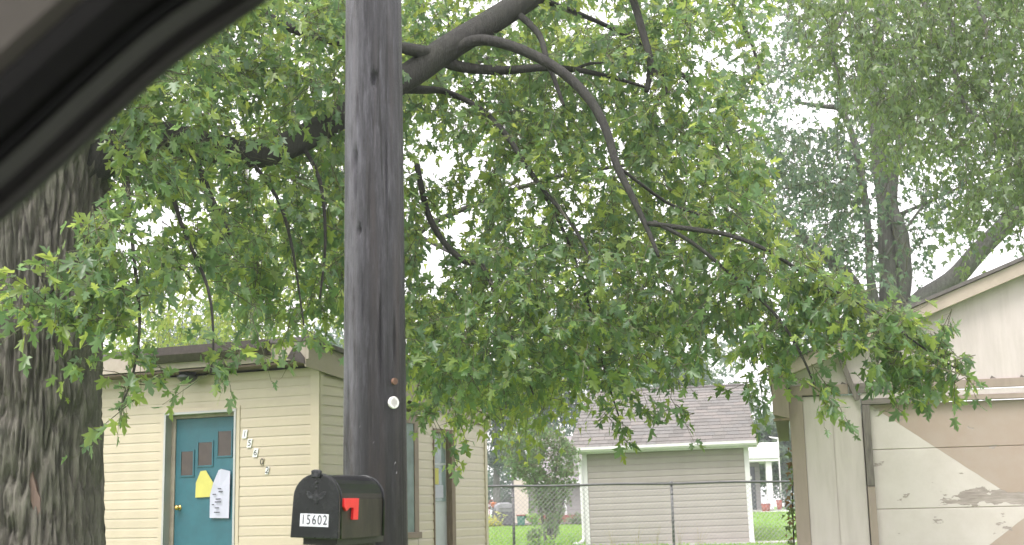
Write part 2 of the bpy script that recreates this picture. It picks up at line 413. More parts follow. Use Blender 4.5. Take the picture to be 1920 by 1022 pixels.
# roof, fascia, soffit, gutter
MB().prism([(-.38, 3.165), (-.38, 3.215), (4.80, 2.775), (4.80, 2.72)], 'x', -5.4, .10).build('roof', M['roof_felt'], H)
MB().box(-5.4, .085, -.36, -.335, 2.955, 3.165).build('fascia', M['fascia'], H, bevel=.004)
for k in range(14):
    x0 = -4.2 + k * .305
    MB().box(x0, min(x0 + .30, .05), -.335, -.002, 2.925 + .0005 * (k % 2), 2.945).build('soffit_panel', M['soffit'], H)
MB().prism([(-.36, 2.87), (-.36, 3.17), (4.78, 2.73), (4.78, 2.43)], 'x', .03, .052).build('side_fascia', M['tan_fascia'], H, bevel=.003)
# short length of bent gutter that is left
gx0, gx1 = -2.1, -.42
MB().prism([(-.362, 3.03), (-.45, 3.03), (-.48, 3.075), (-.50, 3.11), (-.50, 3.205), (-.49, 3.205), (-.49, 3.115), (-.47, 3.08), (-.445, 3.04), (-.362, 3.04)], 'x', gx0, gx1).build('gutter', M['gutter_brown'], H)
MB().box(gx0 + .01, gx1 - .01, -.487, -.37, 3.12, 3.195).build('gutter_debris', M['roof_felt'], H)
MB().prism([(-.20, 2.98), (-.10, 3.13), (.03, 2.98), (.045, 2.90)], 'y', -.372, -.362).build('peeled_patch', M['gutter_brown'], H)
lp = Vector((-1.72, -.19, 2.925))
lm = MB(); lm.tube([lp + Vector((0, 0, a)) for a in (.0, -.03, -.035, -.075, -.11, -.13)], [.10, .10, .125, .118, .075, .03], 18)
lm.build('porch_light', M['porch_lamp'], H, smooth=True)
# house number, five slanted tiles
for ch, px, py, tile in (('1', 459, 814, 1), ('5', 468, 831, 1), ('6', 479, 849, 1), ('0', 491, 866, 0), ('2', 501, 882, 0)):
    p = fpos(px, py, -.02)
    t = empty('number_tile', (p.x, -.019, p.z), parent=H) if not tile else \
        MB().prism([(-.052, -.062), (.028, -.062), (.052, .062), (-.028, .062)], 'y', -.002, .002).build('number_tile', M['white_tile'], H)
    if not tile:
        bpy.data.objects.remove(t)
        t = MB().prism([(-.040, -.052), (.018, -.052), (.040, .052), (-.018, .052)], 'y', -.002, .002).build('number_tile', M['siding'] if ch == '0' else M['white_tile'], H)
    t.location = (p.x, -.021, p.z)
    d = link('digit', text_mesh(ch, .125 if tile else .13, .001), M['grey_digit'] if ch == '1' else M['black_digit'], t)
    d.rotation_euler = (R(90), R(10), 0); d.location = (0, -.004, 0); t.scale = (.8, 1, .82)
# side window (mostly behind the pole) and side door
MB().box(.0, .035, 2.33, 2.45, .96, 2.36).box(0, .035, 1.30, 1.42, .96, 2.36).box(0, .036, 1.30, 2.45, 2.36, 2.46).box(0, .05, 1.26, 2.50, .88, .96).build('window_frame', M['brown_trim'], H, bevel=.004)
MB().box(.0, .0235, 1.42, 2.33, .96, 2.36).build('window_pane', M['pale_glass'], H)
sd = MB().box(-.10, -.06, 2.95, 3.50, .36, 2.28).build('storm_door', M['storm_door'], H)
MB().box(-.061, -.052, 3.0, 3.42, 1.35, 2.18).build('pane', M['pale_glass'], sd)
MB().box(-.0605, -.048, 3.0, 3.42, 1.84, 1.87).build('glazing_bar', M['storm_door'], sd)
MB().box(-.051, -.049, 3.03, 3.20, 1.58, 1.80).build('yellow_notice', M['yellow_paper'], sd)
MB().box(-.051, -.049, 3.05, 3.34, 1.40, 1.57).build('blue_notice', M['white_paper'], sd)
MB().box(-.12, .022, 2.92, 2.95, .3, 2.33).box(-.12, .028, 3.46, 3.57, .3, 2.33).box(-.12, .022, 2.95, 3.46, 2.28, 2.33).build('side_door_frame', M['brown_wood'], H)
board(H, M['siding'], 0, 2.92, 2.335, .65, .11, 'y'); board(H, M['siding'], 0, 2.92, 2.445, .65, .11, 'y')

# notices taped to the teal door
def paper(name, outline, m, label, y, curl, lines):
    inv = Matrix.Rotation(R(-23), 3, 'Z'); O = Vector((-2.275, 15.2, 0))
    pts = [fpos(280 + u / 3.625, 740 + v / 3.625, y) for u, v in outline]
    c = sum(pts, Vector()) / len(pts)
    mbp = MB(); n = len(pts); vs = []
    ys_ = [y - curl * random.random() for _ in pts]
    for k, p in enumerate(pts): vs.append(Vector((p.x, ys_[k], p.z)) - c)
    vs.append(Vector((0, -curl * .2, 0)) + Vector((0, y, 0)) - Vector((0, c.y, 0)))
    vs2 = [v + Vector((0, .0015, 0)) for v in vs]; k0 = len(vs)
    fs = [(i, (i + 1) % n, n) for i in range(n)] + [(k0 + (i + 1) % n, k0 + i, k0 + n) for i in range(n)] + [(i, k0 + i, k0 + (i + 1) % n, (i + 1) % n) for i in range(n)]
    o = mbp.add(vs + vs2, fs).build(name, m)
    o.location = O + inv @ c; o.rotation_euler = (0, 0, R(-23)); tag(o, label, 'notice')
    for (u, v, w) in lines:
        p = fpos(280 + u / 3.625, 740 + v / 3.625, y - .006) - c
        MB().box(p.x, p.x + w, p.y - .016, p.y - .014, p.z - .006, p.z + .006).build('printed_line', M['ink'], o)
    return o
paper('yellow_notice', [(350, 520), (385, 515), (438, 600), (410, 695), (315, 700), (318, 600)], M['yellow_paper'], 'yellow sheet of paper taped to the teal door', .09, .015, [])
paper('white_notice', [(470, 515), (490, 505), (550, 520), (550, 600), (540, 840), (410, 838), (415, 680), (440, 600)], M['white_paper'], 'long white paper notice with curled corner on the teal door', .08, .02, [(435, 678, .05), (430, 748, .03), (470, 640, .05), (475, 660, .06), (455, 710, .07), (450, 730, .09), (450, 770, .06), (445, 800, .08)])

# ------------------------------------------------------------------ utility pole
PX, PY = -.672, 6.3
def pole_obj():
    mbp = MB(); segs, sides = 270, 128; ztop = 8.6
    vs = []
    holes = [(702, 150, .013, .035), (664, 298, .012, .05), (676, 432, .008, .022), (672, 205, .004, .07), (667, 345, .006, .10), (712, 640, .003, .16), (690, 60, .004, .10), (745, 640, .003, .08), (725, 330, .003, .2), (684, 560, .003, .14)]
    hp = []
    for (px, py, w, hh) in holes:
        p = at(px, py, PY - .12); hp.append((math.atan2(p.y - PY, p.x - PX), p.z, w, hh))
    for i in range(segs + 1):
        zz = 4.2 * i / 240 if i <= 240 else 4.2 + (ztop - 4.2) * (i - 240) / 30
        rad = .159 - .0052 * zz
        for k in range(sides):
            a = 2 * math.pi * k / sides
            n1 = noise.noise(Vector((math.cos(a) * 4, math.sin(a) * 4, zz * .35)))
            n2 = noise.noise(Vector((math.cos(a) * 14, math.sin(a) * 14, zz * .8 + 9)))
            r = rad * (1 + .016 * n1) + .0022 * n2
            for (ha, hz, w, hh) in hp:
                da = (a - ha + math.pi) % (2 * math.pi) - math.pi
                q = (da * rad / w) ** 2 + ((zz - hz) / hh) ** 2
                if q < 4: r -= (.034 if w > .007 else .016) * math.exp(-q)
            vs.append((r * math.cos(a), r * math.sin(a), zz))
    fs = [(i * sides + k, i * sides + (k + 1) % sides, (i + 1) * sides + (k + 1) % sides, (i + 1) * sides + k) for i in range(segs) for k in range(sides)]
    fs.append(tuple(segs * sides + k for k in range(sides)))
    mbp.add(vs, fs)
    U = empty('utility_pole', (PX, PY, 0), 0, 'tall dark weathered wooden utility pole beside the mailbox', 'pole')
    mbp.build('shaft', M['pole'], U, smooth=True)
    def disc(px, py, r_, m, name, sx=1):
        p = at(px, py, PY - .12); a = math.atan2(p.y - PY, p.x - PX); zz = p.z; rad = .159 - .0052 * zz
        d = MB(); d.tube([(-.002, 0, 0), (.006, 0, 0), (.0095, 0, 0), (.0095, 0, 0), (.007, 0, 0)], [r_, r_, r_ * .92, r_ * .6, r_ * .55], 20)
        o = d.build(name, m, U, smooth=False); o.location = (math.cos(a) * (rad + .003), math.sin(a) * (rad + .003), zz); o.rotation_euler = (0, 0, a); return o
    disc(738, 755, .029, M['white_plastic'], 'reflector_disc')
    disc(741, 715, .016, M['rust'], 'rusty_washer')
    for (px, py, ln) in ((745, 868, .006), (750, 886, .005), (700, 830, .004), (676, 800, .004)):
        p = at(px, py, PY - .13); a = math.atan2(p.y - PY, p.x - PX); rad = .159 - .0052 * p.z + .002
        MB().tube([(math.cos(a) * rad, math.sin(a) * rad, p.z - ln), (math.cos(a + .04) * rad, math.sin(a + .04) * rad, p.z + ln)], .0014, 5).build('staple', M['galv'], U)
    return U
pole_obj()

# ------------------------------------------------------------------ mailbox
def arch(w, h, n=10, inset=0.0):
    """mailbox section: straight slightly flared sides, round top (x, z)"""
    hw = w / 2; spring = h - hw * 1.0
    pts = [(-hw * 1.04 + inset, 0 + inset), (-hw + inset, spring)]
    for k in range(1, n):
        a = math.pi - math.pi * k / n
        pts.append(((hw - inset) * math.cos(a), spring + (hw - inset) * 1.0 * math.sin(a)))
    pts += [(hw - inset, spring), (hw * 1.04 - inset, 0 + inset)]
    return pts
Mx = empty('mailbox', (-.83, 5.45, 1.108), R(-14), 'black metal rural mailbox with red flag and number 15602', 'mailbox')
Mx.rotation_euler = (R(.3), R(3.0), R(-14))
body = MB().prism(arch(.192, .255, 14), 'y', .012, .535).build('body', M['black_dusty'], Mx)
for p in body.data.polygons: p.use_smooth = False
# rolled rims front and rear
def rim(y, r_, name):
    pts = [(u, y, v) for u, v in arch(.198, .259, 14)]
    return MB().tube(pts, r_, 8).build(name, M['black_metal'], Mx, smooth=True)
rim(.02, .005, 'front_rim'); rim(.532, .006, 'rear_rim')
MB().prism([(u * 1.012, v + .003 if v > .1 else max(v, .16)) for u, v in arch(.192, .256, 14)][1:-1], 'y', .024, .525).build('top_cover', M['black_metal'], Mx)
dr = MB().prism(arch(.202, .262, 14), 'y', -.008, .012).build('door', M['black_metal'], Mx, bevel=.003)
# pull tab at the top of the door
MB().prism([(-.02, .245), (-.024, .272), (-.010, .278), (.010, .278), (.022, .272), (.018, .245)], 'y', -.020, -.006).build('pull_tab', M['emblem'], dr, bevel=.003)
for zz in (.225, .205):
    MB().tube([(0, -.006, zz), (0, -.012, zz), (0, -.014, zz)], [.006, .006, .003], 10).build('rivet', M['emblem'], dr, smooth=True)
# worn raised eagle emblem
eg = [(-.003, .192), (.005, .190), (.008, .182), (.005, .176), (.016, .178), (.026, .186), (.034, .190), (.044, .189), (.040, .182), (.043, .178), (.037, .173), (.039, .168), (.031, .165), (.031, .160), (.022, .158), (.013, .156), (.008, .149), (.013, .139), (.007, .141), (.003, .133), (-.002, .141), (-.009, .137), (-.006, .149),
      (-.011, .156), (-.021, .157), (-.030, .158), (-.031, .163), (-.038, .166), (-.036, .171), (-.042, .176), (-.039, .181), (-.043, .187), (-.033, .189), (-.025, .185), (-.015, .177), (-.005, .176), (-.009, .183)]
MB().prism(eg, 'y', -.0098, -.007).build('eagle_emblem', M['emblem'], dr, bevel=.0015)
MB().prism([(-.064, .0475), (.060, .0475), (.060, .0985), (-.064, .0985)], 'y', -.0105, -.007).build('number_sticker', M['sticker'], dr)
for k, ch in enumerate('15602'):
    d = link('digit', text_mesh(ch, .056, .0006), M['black_digit'], dr)
    d.rotation_euler = (R(90), 0, 0); d.scale = (.72, 1, 1); d.location = (-.050 + .0240 * k, -.0118, .073)
# red flag lowered along the side
fx = .099
fl_ = MB().prism([(.032, .164), (.195, .164), (.195, .076), (.138, .076), (.138, .126), (.095, .126), (.06, .112), (.032, .130)], 'x', fx, fx + .012).build('flag', M['red'], Mx, bevel=.0015)
MB().tube([(fx - .002, .168, .09), (fx + .011, .168, .09)], .008, 10).build('pivot', M['black_metal'], fl_)
MB().box(-.075, .075, .06, .62, -.03, -.002).build('support_board', M['board_dark'], Mx)
MB().prism([(.30, -.03), (.64, -.03), (.66, -.40), (.60, -.40)], 'x', -.03, .03).build('support_brace', M['board_dark'], Mx)

# ------------------------------------------------------------------ garage on the right
G = empty('garage', (2.46, 11.7, 0), R(-11.6), 'old off-white garage with peeling tan and white door', 'garage')
GW, RX, SL = 4.4, 2.2, .385
rz = lambda x: 2.335 + SL * (RX - abs(x - RX))
MB().box(.0, .05, .01, 6.2, .1, 2.3).box(GW - .05, GW, .01, 6.2, .1, 2.3).box(.05, GW - .05, 6.15, 6.2, .1, 2.3).build('side_wall', M['garage_wall'], G)
# front sheets with vertical grooves: each panel its own piece
def vpanel(x0, x1, z0, z1):
    n = max(1, round((x1 - x0) / .2)); w = (x1 - x0) / n; mbp = MB()
    mbp.box(x0, x1, .0, .02, z0, z1)
    for k in range(n): mbp.box(x0 + k * w + .004, x0 + (k + 1) * w - .004, -.006, .0, z0, z1)
    return mbp.build('wall_panel', M['garage_wall'], G)
vpanel(.10, .60, .1, 2.14); vpanel(3.32, 4.30, .1, 2.14)
MB().box(-.008, .10, -.022, .0, .1, 2.15).box(-.02, -.001, -.022, .10, .1, 2.15).build('corner_board', M['garage_tan'], G, bevel=.004)
MB().box(GW - .10, GW + .01, -.022, .0, .1, 2.15).build('corner_board', M['garage_tan'], G, bevel=.004)
for k in range(4):            # gable sheets
    x0, x1 = k * 1.1, (k + 1) * 1.1
    xm = [x0 + .003, x1 - .003]
    MB().prism([(xm[0], 2.235)] + [(xm[-1], 2.235)] + [(x, rz(x) + .03) for x in xm[::-1]], 'y', -.004 - .0012 * (k % 2), .02).build('gable_board', M['garage_wall'], G)
# horizontal trim: painted lengths and one weathered length
MB().box(0, .50, -.028, .0, 2.150, 2.238).build('trim_board', M['garage_tan'], G, bevel=.004)
MB().box(.505, .86, -.034, .0, 2.152, 2.24).build('trim_board', M['grey_wood'], G, bevel=.004)
MB().box(.865, 2.6, -.028, .0, 2.158, 2.236).build('trim_board', M['garage_tan'], G, bevel=.004)
MB().box(2.605, 4.4, -.028, .0, 2.152, 2.236).build('trim_board', M['garage_tan'], G, bevel=.004)
for k in range(12):            # torn flashing tabs above the trim
    x0 = .16 + k * .26 + random.uniform(-.06, .06); w = random.uniform(.03, .06)
    MB().prism([(x0, 2.236), (x0 + w, 2.236), (x0 + w * .3, 2.262)], 'y', -.012, -.008).build('flashing_tab', M['grey_wood'], G)
# door head and jambs
MB().box(.60, 3.32, -.020, .03, 2.104, 2.150).build('door_head', M['garage_wall'], G)
MB().box(.605, 1.15, -.030, .03, 2.052, 2.102).build('door_head', M['grey_wood'], G, bevel=.003)
MB().box(1.153, 3.32, -.030, .03, 2.058, 2.102).build('door_head', M['garage_tan'], G, bevel=.003)
MB().box(.607, .672, -.028, .06, 1.345, 2.050).build('door_jamb', M['grey_wood_v'], G, bevel=.004)
MB().box(.607, .672, -.026, .06, .1, 1.340).build('door_jamb', M['garage_tan'], G, bevel=.004)
MB().box(3.25, 3.32, -.028, .06, .1, 2.050).build('door_jamb', M['garage_tan'], G, bevel=.004)
GD = empty('garage_door', (0, 0, 0), parent=G)
for (a, c) in ((.10, .625), (.628, 1.1405), (1.1435, 1.6545), (1.6575, 2.052)):
    mbp = MB().prism([(.036, a), (.03, a + .006), (.03, c - .003), (.034, c), (.07, c), (.07, a)], 'x', .674, 3.248)
    mbp.build('door_section', M['garage_door'], GD)
MB().box(.674, 3.248, .040, .0702, .1, 2.05).build('backing', M['garage_tan'], GD)
# loose diagonal plank
a = Vector((.452, 2.475)); c = Vector((.572, 2.088)); dd = (c - a).normalized(); nn = Vector((-dd.y, dd.x)) * .022
MB().prism([a - nn, c - nn, c + nn, a + nn], 'y', -.062, -.036).build('loose_plank', M['grey_wood_v'], G, bevel=.003)
# rakes, roof, eave return
for s in (0, 1):
    f_ = (lambda x: x) if s == 0 else (lambda x: GW - x)
    xa, xb = -.16, RX
    pts = [(f_(xa), rz(xa) - .005), (f_(xb), rz(xb) - .005), (f_(xb), rz(xb) + .115), (f_(xa), rz(xa) + .115)]
    MB().prism(pts, 'y', -.14, -.115).build('rake_board', M['garage_cream'], G, bevel=.004)
    pts = [(f_(xa - .03), rz(xa - .03) + .118), (f_(xb), rz(xb) + .118), (f_(xb), rz(xb) + .150), (f_(xa - .03), rz(xa - .03) + .150)]
    MB().prism(pts, 'y', -.17, 6.4).build('roof_slope', M['tan_fascia'] if 0 else M['roof_felt'], G)
    pts = [(f_(xa), rz(xa) - .004), (f_(xb), rz(xb) + .01), (f_(xb), rz(xb) + .03), (f_(xa), rz(xa) + .016)]
    MB().prism(pts, 'y', -.113, .0).build('rake_soffit', M['garage_tan'], G)
    MB().box(min(f_(-.16), f_(-.135)), max(f_(-.16), f_(-.135)), -.113, 6.3, 2.04, 2.37).build('eave_fascia', M['garage_tan'], G)
    MB().box(min(f_(-.134), f_(-.021)), max(f_(-.134), f_(-.021)), -.11, 6.3, 2.05, 2.062).build('eave_soffit', M['garage_tan'], G)
MB().prism([(-.162, 1.985), (-.02, 1.945), (-.02, 2.36), (-.162, 2.30)], 'y', -.14, -.115).build('eave_return', M['garage_tan'], G, bevel=.003)
MB().box(-.162, -.02, -.138, -.02, 1.93, 1.95).build('eave_return_bottom', M['brown_wood'], G)

# ------------------------------------------------------------------ grey shed
S = empty('shed', (1.683, 32.8, 0), R(-8), 'grey sided shed with white trim and shingled roof behind the fence', 'shed')
S.rotation_euler = (0, R(-.75), R(-8))
SW = 4.04
MB().box(0.02, SW - .02, .02, 12.6, .2, 2.6).build('wall', M['shed_siding'], S)
z = .24
while z < 2.58:
    board(S, M['shed_siding'], .10, 0, z, SW - .2, min(.155, 2.6 - z), proud=.022); z += .155
for x0 in (-.02, SW - .10):
    MB().box(x0, x0 + .12, -.05, .05, .2, 2.62).build('corner_trim', M['white_trim'], S, bevel=.004)
MB().box(-.25, SW + .22, -.30, -.28, 2.55, 2.66).build('fascia', M['white_trim'], S)
MB().prism([(-.301, 2.58), (-.37, 2.58), (-.41, 2.63), (-.41, 2.695), (-.40, 2.695), (-.40, 2.64), (-.365, 2.592), (-.301, 2.592)], 'x', -.33, SW + .25).build('gutter', M['white_trim'], S)
MB().box(-.25, SW + .22, -.28, -.02, 2.54, 2.552).build('soffit', M['white_trim'], S)
MB().tube([(-.10, -.34, 2.58), (-.10, -.30, 2.48), (-.06, -.08, 2.38), (-.05, -.07, 1.6), (-.05, -.07, .55), (-.08, -.10, .42), (-.30, -.35, .36)], .045, 8).build('downspout', M['white_trim'], S)
# roof: deck and single shingles on the slope that shows
RY, RZ, EY, EZ = 6.3, 4.62, -.36, 2.68
MB().prism([(EY, EZ - .02), (RY, RZ - .02), (12.9, EZ - .02), (12.9, EZ - .06), (RY, RZ - .08), (EY, EZ - .06)], 'x', -.32, SW + .24).build('roof_deck', M['roof_felt'], S)
slope_len = math.hypot(RY - EY, RZ - EZ); pit = math.atan2(RZ - EZ, RY - EY)
ncourse = 18; ch = slope_len / ncourse
sm = {}
for r_ in range(ncourse):
    x = -.33 - (.0 if r_ % 2 else .17); k = 0
    while x < SW + .25:
        w = random.choice((.24, .30, .36)); x0 = max(x, -.33); x1 = min(x + w, SW + .25); x += w
        if x1 - x0 < .03: continue
        key = round(x1 - x0, 2)
        if key not in sm:
            sm[key] = MB().prism([(0, .018), (ch * 1.15, .004), (ch * 1.15, -.004), (0, .006)], 'x', .004, key - .004).mesh('shingle')
        o = link('shingle', sm[key], M['shingle'], S)
        t_ = (r_ * ch) / slope_len
        o.location = (x0, EY + (RY - EY) * t_, EZ + (RZ - EZ) * t_ - .012); o.rotation_euler = (pit, 0, 0)
MB().tube([(-.33, RY, RZ + .0), (SW + .25, RY, RZ + .0)], .06, 6).build('ridge_cap', M['roof_felt'], S)
pad = MB().box(3.6, 9.5, 31.6, 33.2, .1, .335).build('pavement', M['concrete']); pad['kind'] = 'structure'

# ------------------------------------------------------------------ chain link fence
F = empty('chain_link_fence', (0, 24.5, .3), 0, 'galvanised chain link fence with top rail before the grey shed', 'fence')
fa, fb = Vector((-3.2, 24.1, 1.655)), Vector((6.2, 25.55, 1.640))
def fpt(t, z_): 
    p = fa.lerp(fb, t); return Vector((p.x, p.y, z_ if z_ is not None else p.z)) - Vector((0, 24.5, .3))
rp = []
for k in range(25):
    p = fpt(k / 24, None); p.z += .007 * math.sin(k * 1.1); rp.append(p)
MB().tube(rp, .022, 8).build('top_rail', M['galv'], F, smooth=True)
for tx in (-3.07, -.075, 2.92, 5.9):
    t = (tx - fa.x) / (fb.x - fa.x); q = fpt(t, .25); e = fpt(t, 1.64); q.y += .03; e.y += .03
    ps = MB().tube([q, e], .026, 10).build('post', M['galv'], F, smooth=True)
    MB().tube([e, e + Vector((0, 0, .03)), e + Vector((0, 0, .05))], [.033, .032, .012], 10).build('post_cap', M['galv'], ps, smooth=True)
    for zz in (.5, .95, 1.45):
        b_ = fpt(t, zz); b_.y += .03
        MB().tube([b_ - Vector((0, 0, .012)), b_ + Vector((0, 0, .012))], .031, 10).build('tie_band', M['galv'], ps, smooth=True)
mbw = MB(); L_ = (fb - fa).length; hz0, hz1 = .30, 1.63; hh = hz1 - hz0; n = int(L_ / .085)
for k in range(-int(hh / .085), n):
    for s in (1, -1):
        u0 = k * .085; u1 = u0 + hh
        a0, a1 = max(u0, 0), min(u1, L_)
        if a1 <= a0: continue
        za, zb = (a0 - u0), (a1 - u0)
        if s < 0: za, zb = hh - za, hh - zb
        pa = fpt(a0 / L_, hz0 + za); pb = fpt(a1 / L_, hz0 + zb)
        mbw.tube([pa, pb], .003, 3, cap=False)
mbw.build('wire_mesh', M['wire'], F, kind='stuff')

# ------------------------------------------------------------------ far house with porch
FH = empty('house', (6, 66, .5), 0, 'grey house with white porch far behind the shed', 'house')
M['far_grey'] = plain('far_siding', (.24, .225, .22), .6, .04, 2, stretch=(.1, .1, 6))
M['far_cream'] = plain('far_cream', (.46, .41, .34), .6, .05, 2)
M['far_brick'] = plain('far_brick', (.24, .075, .055), .8, .25, 12)
M['far_roof'] = plain('far_roof', (.21, .19, .20), .9, .12, 5)
M['dark_glass'] = plain('dark_glass', (.04, .05, .055), .1, .2, 3)
MB().box(-4.0, 6.1, .0, 9, .45, 2.9).build('wall', M['far_grey'], FH)
z = .45
while z < 2.85:
    board(FH, M['far_grey'], -3.6, -.01, z, 9.7, .24, proud=.03); z += .24
MB().box(-6.15, -5.45, -.3, 3, .1, 2.2).build('chimney_wall', M['far_cream'], FH)
MB().box(-4.1, 6.1, -.10, .0, -.3, .45).build('brick_base', M['far_brick'], FH)
MB().box(-5.4, -4.0, .2, 9, .1, 2.2).build('wall_wing', M['far_grey'], FH)
MB().box(-5.4, -4.0, .1, .2, -.3, .45).build('brick_base', M['far_brick'], FH)
MB().prism([(-.5, 2.15), (5, 4.6), (10.5, 2.15), (10.5, 2.0), (5, 4.45), (-.5, 2.0)], 'x', -5.0, 5.6).build('roof', M['far_roof'], FH)
MB().box(-5.0, 5.6, -.62, -.5, 1.98, 2.12).build('gutter', M['white_trim'], FH)
MB().box(-3.66, -3.54, -.08, -.02, .45, 2.0).build('corner_trim', M['white_trim'], FH)
MB().prism([(4.9, 2.92), (6.76, 2.92), (6.76, 3.70), (5.9, 3.70), (4.9, 3.2)], 'y', -1.9, 2.5).build('porch_roof', M['white_trim'], FH, bevel=.03)
MB().box(5.2, 6.7, -1.85, 2.4, 2.80, 2.91).build('porch_ceiling', M['white_trim'], FH)
MB().box(6.12, 6.40, -1.7, -1.42, .5, 2.80).build('porch_pillar', M['white_trim'], FH, bevel=.02)
MB().box(5.50, 5.86, -.05, .0, .5, 2.6).build('door', M['dark_glass'], FH)
MB().box(5.4, 7.0, -2.3, 0, .05, .48).build('porch_slab', M['concrete'], FH)
for (x, y, w) in ((5.85, -2.5, .45), (6.62, -1.9, .30)):
    o = MB().tube([(0, 0, 0), (0, 0, .06), (0, 0, .42), (0, 0, .46), (0, 0, .40)], [w * .34, w * .38, w * .5, w * .52, w * .44], 12).build('flower_pot', M['far_brick'], smooth=True)
    o.location = (6 + x, 66 + y, .5 + (.48 if x > 6.2 else .32))
    tag(o, 'red clay pot on the far porch slab, right of the pillar' if x > 6.2 else 'larger red clay pot on the lawn edge, left of the white porch pillar', 'flower pot')
# edging of the bed on the right
MB().tube([(11.4, 62.6, .86), (12.2, 62.2, .87), (13.2, 62.6, .90), (14.4, 63.4, .93), (16.5, 64, .94)], .05, 6).build('bed_edging', M['white_trim']); tag(bpy.data.objects['bed_edging'], 'pale curved garden edging along the far lawn', 'edging')

# covered grill and small things by the far bed
GRo = empty('covered_grill', (-.62, 60.6, .55), R(12), 'grey and black covered grill beside the yellow shrub', 'grill')
M['grill_cover'] = plain('grill_cover', (.07, .07, .085), .5, .3, 5, bmp=.4, bscale=6)
M['grill_grey'] = plain('grill_grey', (.22, .22, .24), .5, .2, 5)
MB().prism([(-.42, 0), (.42, 0), (.44, .72), (.36, .92), (.18, 1.02), (-.2, 1.02), (-.38, .90), (-.45, .72)], 'y', -.28, .28).build('cover', M['grill_cover'], GRo, bevel=.06)
MB().prism([(-.45, .60), (.45, .60), (.38, .93), (.19, 1.035), (-.21, 1.035), (-.40, .92)], 'y', -.295, .295).build('hood', M['grill_grey'], GRo, bevel=.06)
MB().tube([(-.30, -.33, .78), (.30, -.33, .78)], .02, 8).build('handle', M['galv'], GRo)
PSt = empty('shepherd_hook', (-1.30, 61.5, .5), 0, 'thin post with orange hanging pot left of the covered grill', 'plant hanger')
MB().tube([(0, 0, 0), (0, 0, 1.05), (.05, 0, 1.2), (.15, 0, 1.22), (.2, 0, 1.12)], .02, 6).build('hook', M['far_brick'], PSt)
M['orange'] = plain('orange_pot', (.45, .14, .05), .6, .2, 8)
MB().tube([(.2, 0, .88), (.2, 0, .92), (.2, 0, 1.08), (.2, 0, 1.12)], [.08, .10, .15, .13], 10).build('pot', M['orange'], PSt)
bn = empty('garden_bin', (.16, 60.4, .55), 0, 'dark green garden bin right of the covered grill', 'bin')
M['bin_green'] = plain('bin_green', (.03, .12, .09), .45, .2, 6)
MB().prism([(-.16, 0), (.16, 0), (.2, .42), (-.2, .42)], 'y', -.18, .18).build('tub', M['bin_green'], bn, bevel=.02)
MB().box(-.22, .22, -.2, .2, .42, .48).build('lid', M['far_brick'], bn, bevel=.02)
ct = empty('clothesline_post', (13.9, 70, .9), 0, 'white T-shaped post in front of the far trees', 'post')
MB().tube([(0, 0, 0), (0, 0, 3.75)], .04, 8).build('upright', M['white_trim'], ct)
MB().tube([(-.45, 0, 3.86), (-.2, 0, 3.8), (0, 0, 3.76), (.2, 0, 3.8), (.45, 0, 3.86)], [.03, .05, .06, .05, .03], 8).build('crossbar', M['white_trim'], ct)

# ------------------------------------------------------------------ the car we look out of
CR = empty('car', (0, .85, 0), 0, 'dark car window pillar and pale inner trim, top left corner', 'car')
M['headliner'] = plain('pillar_trim', (.092, .08, .072), .9, .05, 20, bmp=.2, bscale=250)
M['car_dark'] = plain('door_frame_trim', (.0075, .0072, .007), .85, .15, 30, bmp=.1, bscale=200, spec=.15)
M['rubber'] = plain('rubber_seal', (.008, .008, .008), .5, .2, 20)
M['car_band'] = plain('frame_paint', (.012, .0105, .0095), .5, .15, 10)
M['car_edge'] = plain('window_edge', (.05, .047, .044), .3, .2, 12)
path_px = [(-760, 1035), (-540, 840), (-270, 615), (-24, 408), (95, 302), (212, 194), (322, 98), (446, 12), (550, -60), (650, -130), (760, -205), (900, -255), (1150, -310), (1500, -345), (1950, -362), (2350, -365), (2600, -330), (2740, -230), (2790, -60), (2810, 300), (2830, 1040)]
cpath = [at(px, py, .85) for px, py in path_px]
# smooth the path
def catmull(P_, n=6):
    out = []
    for i in range(len(P_) - 1):
        p0, p1, p2, p3 = P_[max(i - 1, 0)], P_[i], P_[i + 1], P_[min(i + 2, len(P_) - 1)]
        for k in range(n):
            t = k / n
            out.append(.5 * ((2 * p1) + (-p0 + p2) * t + (2 * p0 - 5 * p1 + 4 * p2 - p3) * t * t + (-p0 + 3 * p1 - 3 * p2 + p3) * t ** 3))
    return out + [P_[-1]]
cp = catmull(cpath, 4)
def sweep(prof, name, m):
    """prof: closed section (s outwards from the opening, depth towards outside)"""
    vs = []; fs = []; k = len(prof)
    for i, p in enumerate(cp):
        t = (cp[min(i + 1, len(cp) - 1)] - cp[max(i - 1, 0)]).normalized()
        nrm_ = Vector((-t.z, 0, t.x)).normalized()
        for s, d in prof: q = p + nrm_ * s + Vector((0, d - .85, 0)); vs.append(q)
    for i in range(len(cp) - 1):
        for j in range(k):
            fs.append((i * k + j, i * k + (j + 1) % k, (i + 1) * k + (j + 1) % k, (i + 1) * k + j))
    fs += [tuple(range(k)), tuple((len(cp) - 1) * k + j for j in range(k))]
    return MB().add(vs, fs).build(name, m, CR, smooth=False)
sweep([(.000, .020), (.003, .012), (.0065, .014), (.0065, .022), (.000, .022)], 'window_edge', M['car_edge'])
sweep([(.0068, .013), (.012, .004), (.022, .000), (.024, .012), (.024, .022), (.0068, .022)], 'window_frame', M['car_band'])
sweep([(.0242, .004), (.0275, -.003), (.031, .003), (.031, .04), (.0242, .04)], 'weather_seal', M['rubber'])
sweep([(.0312, .006), (.036, -.003), (.050, -.010), (.062, -.010), (.068, -.004), (.068, .04), (.0312, .04)], 'door_frame_trim', M['car_dark'])
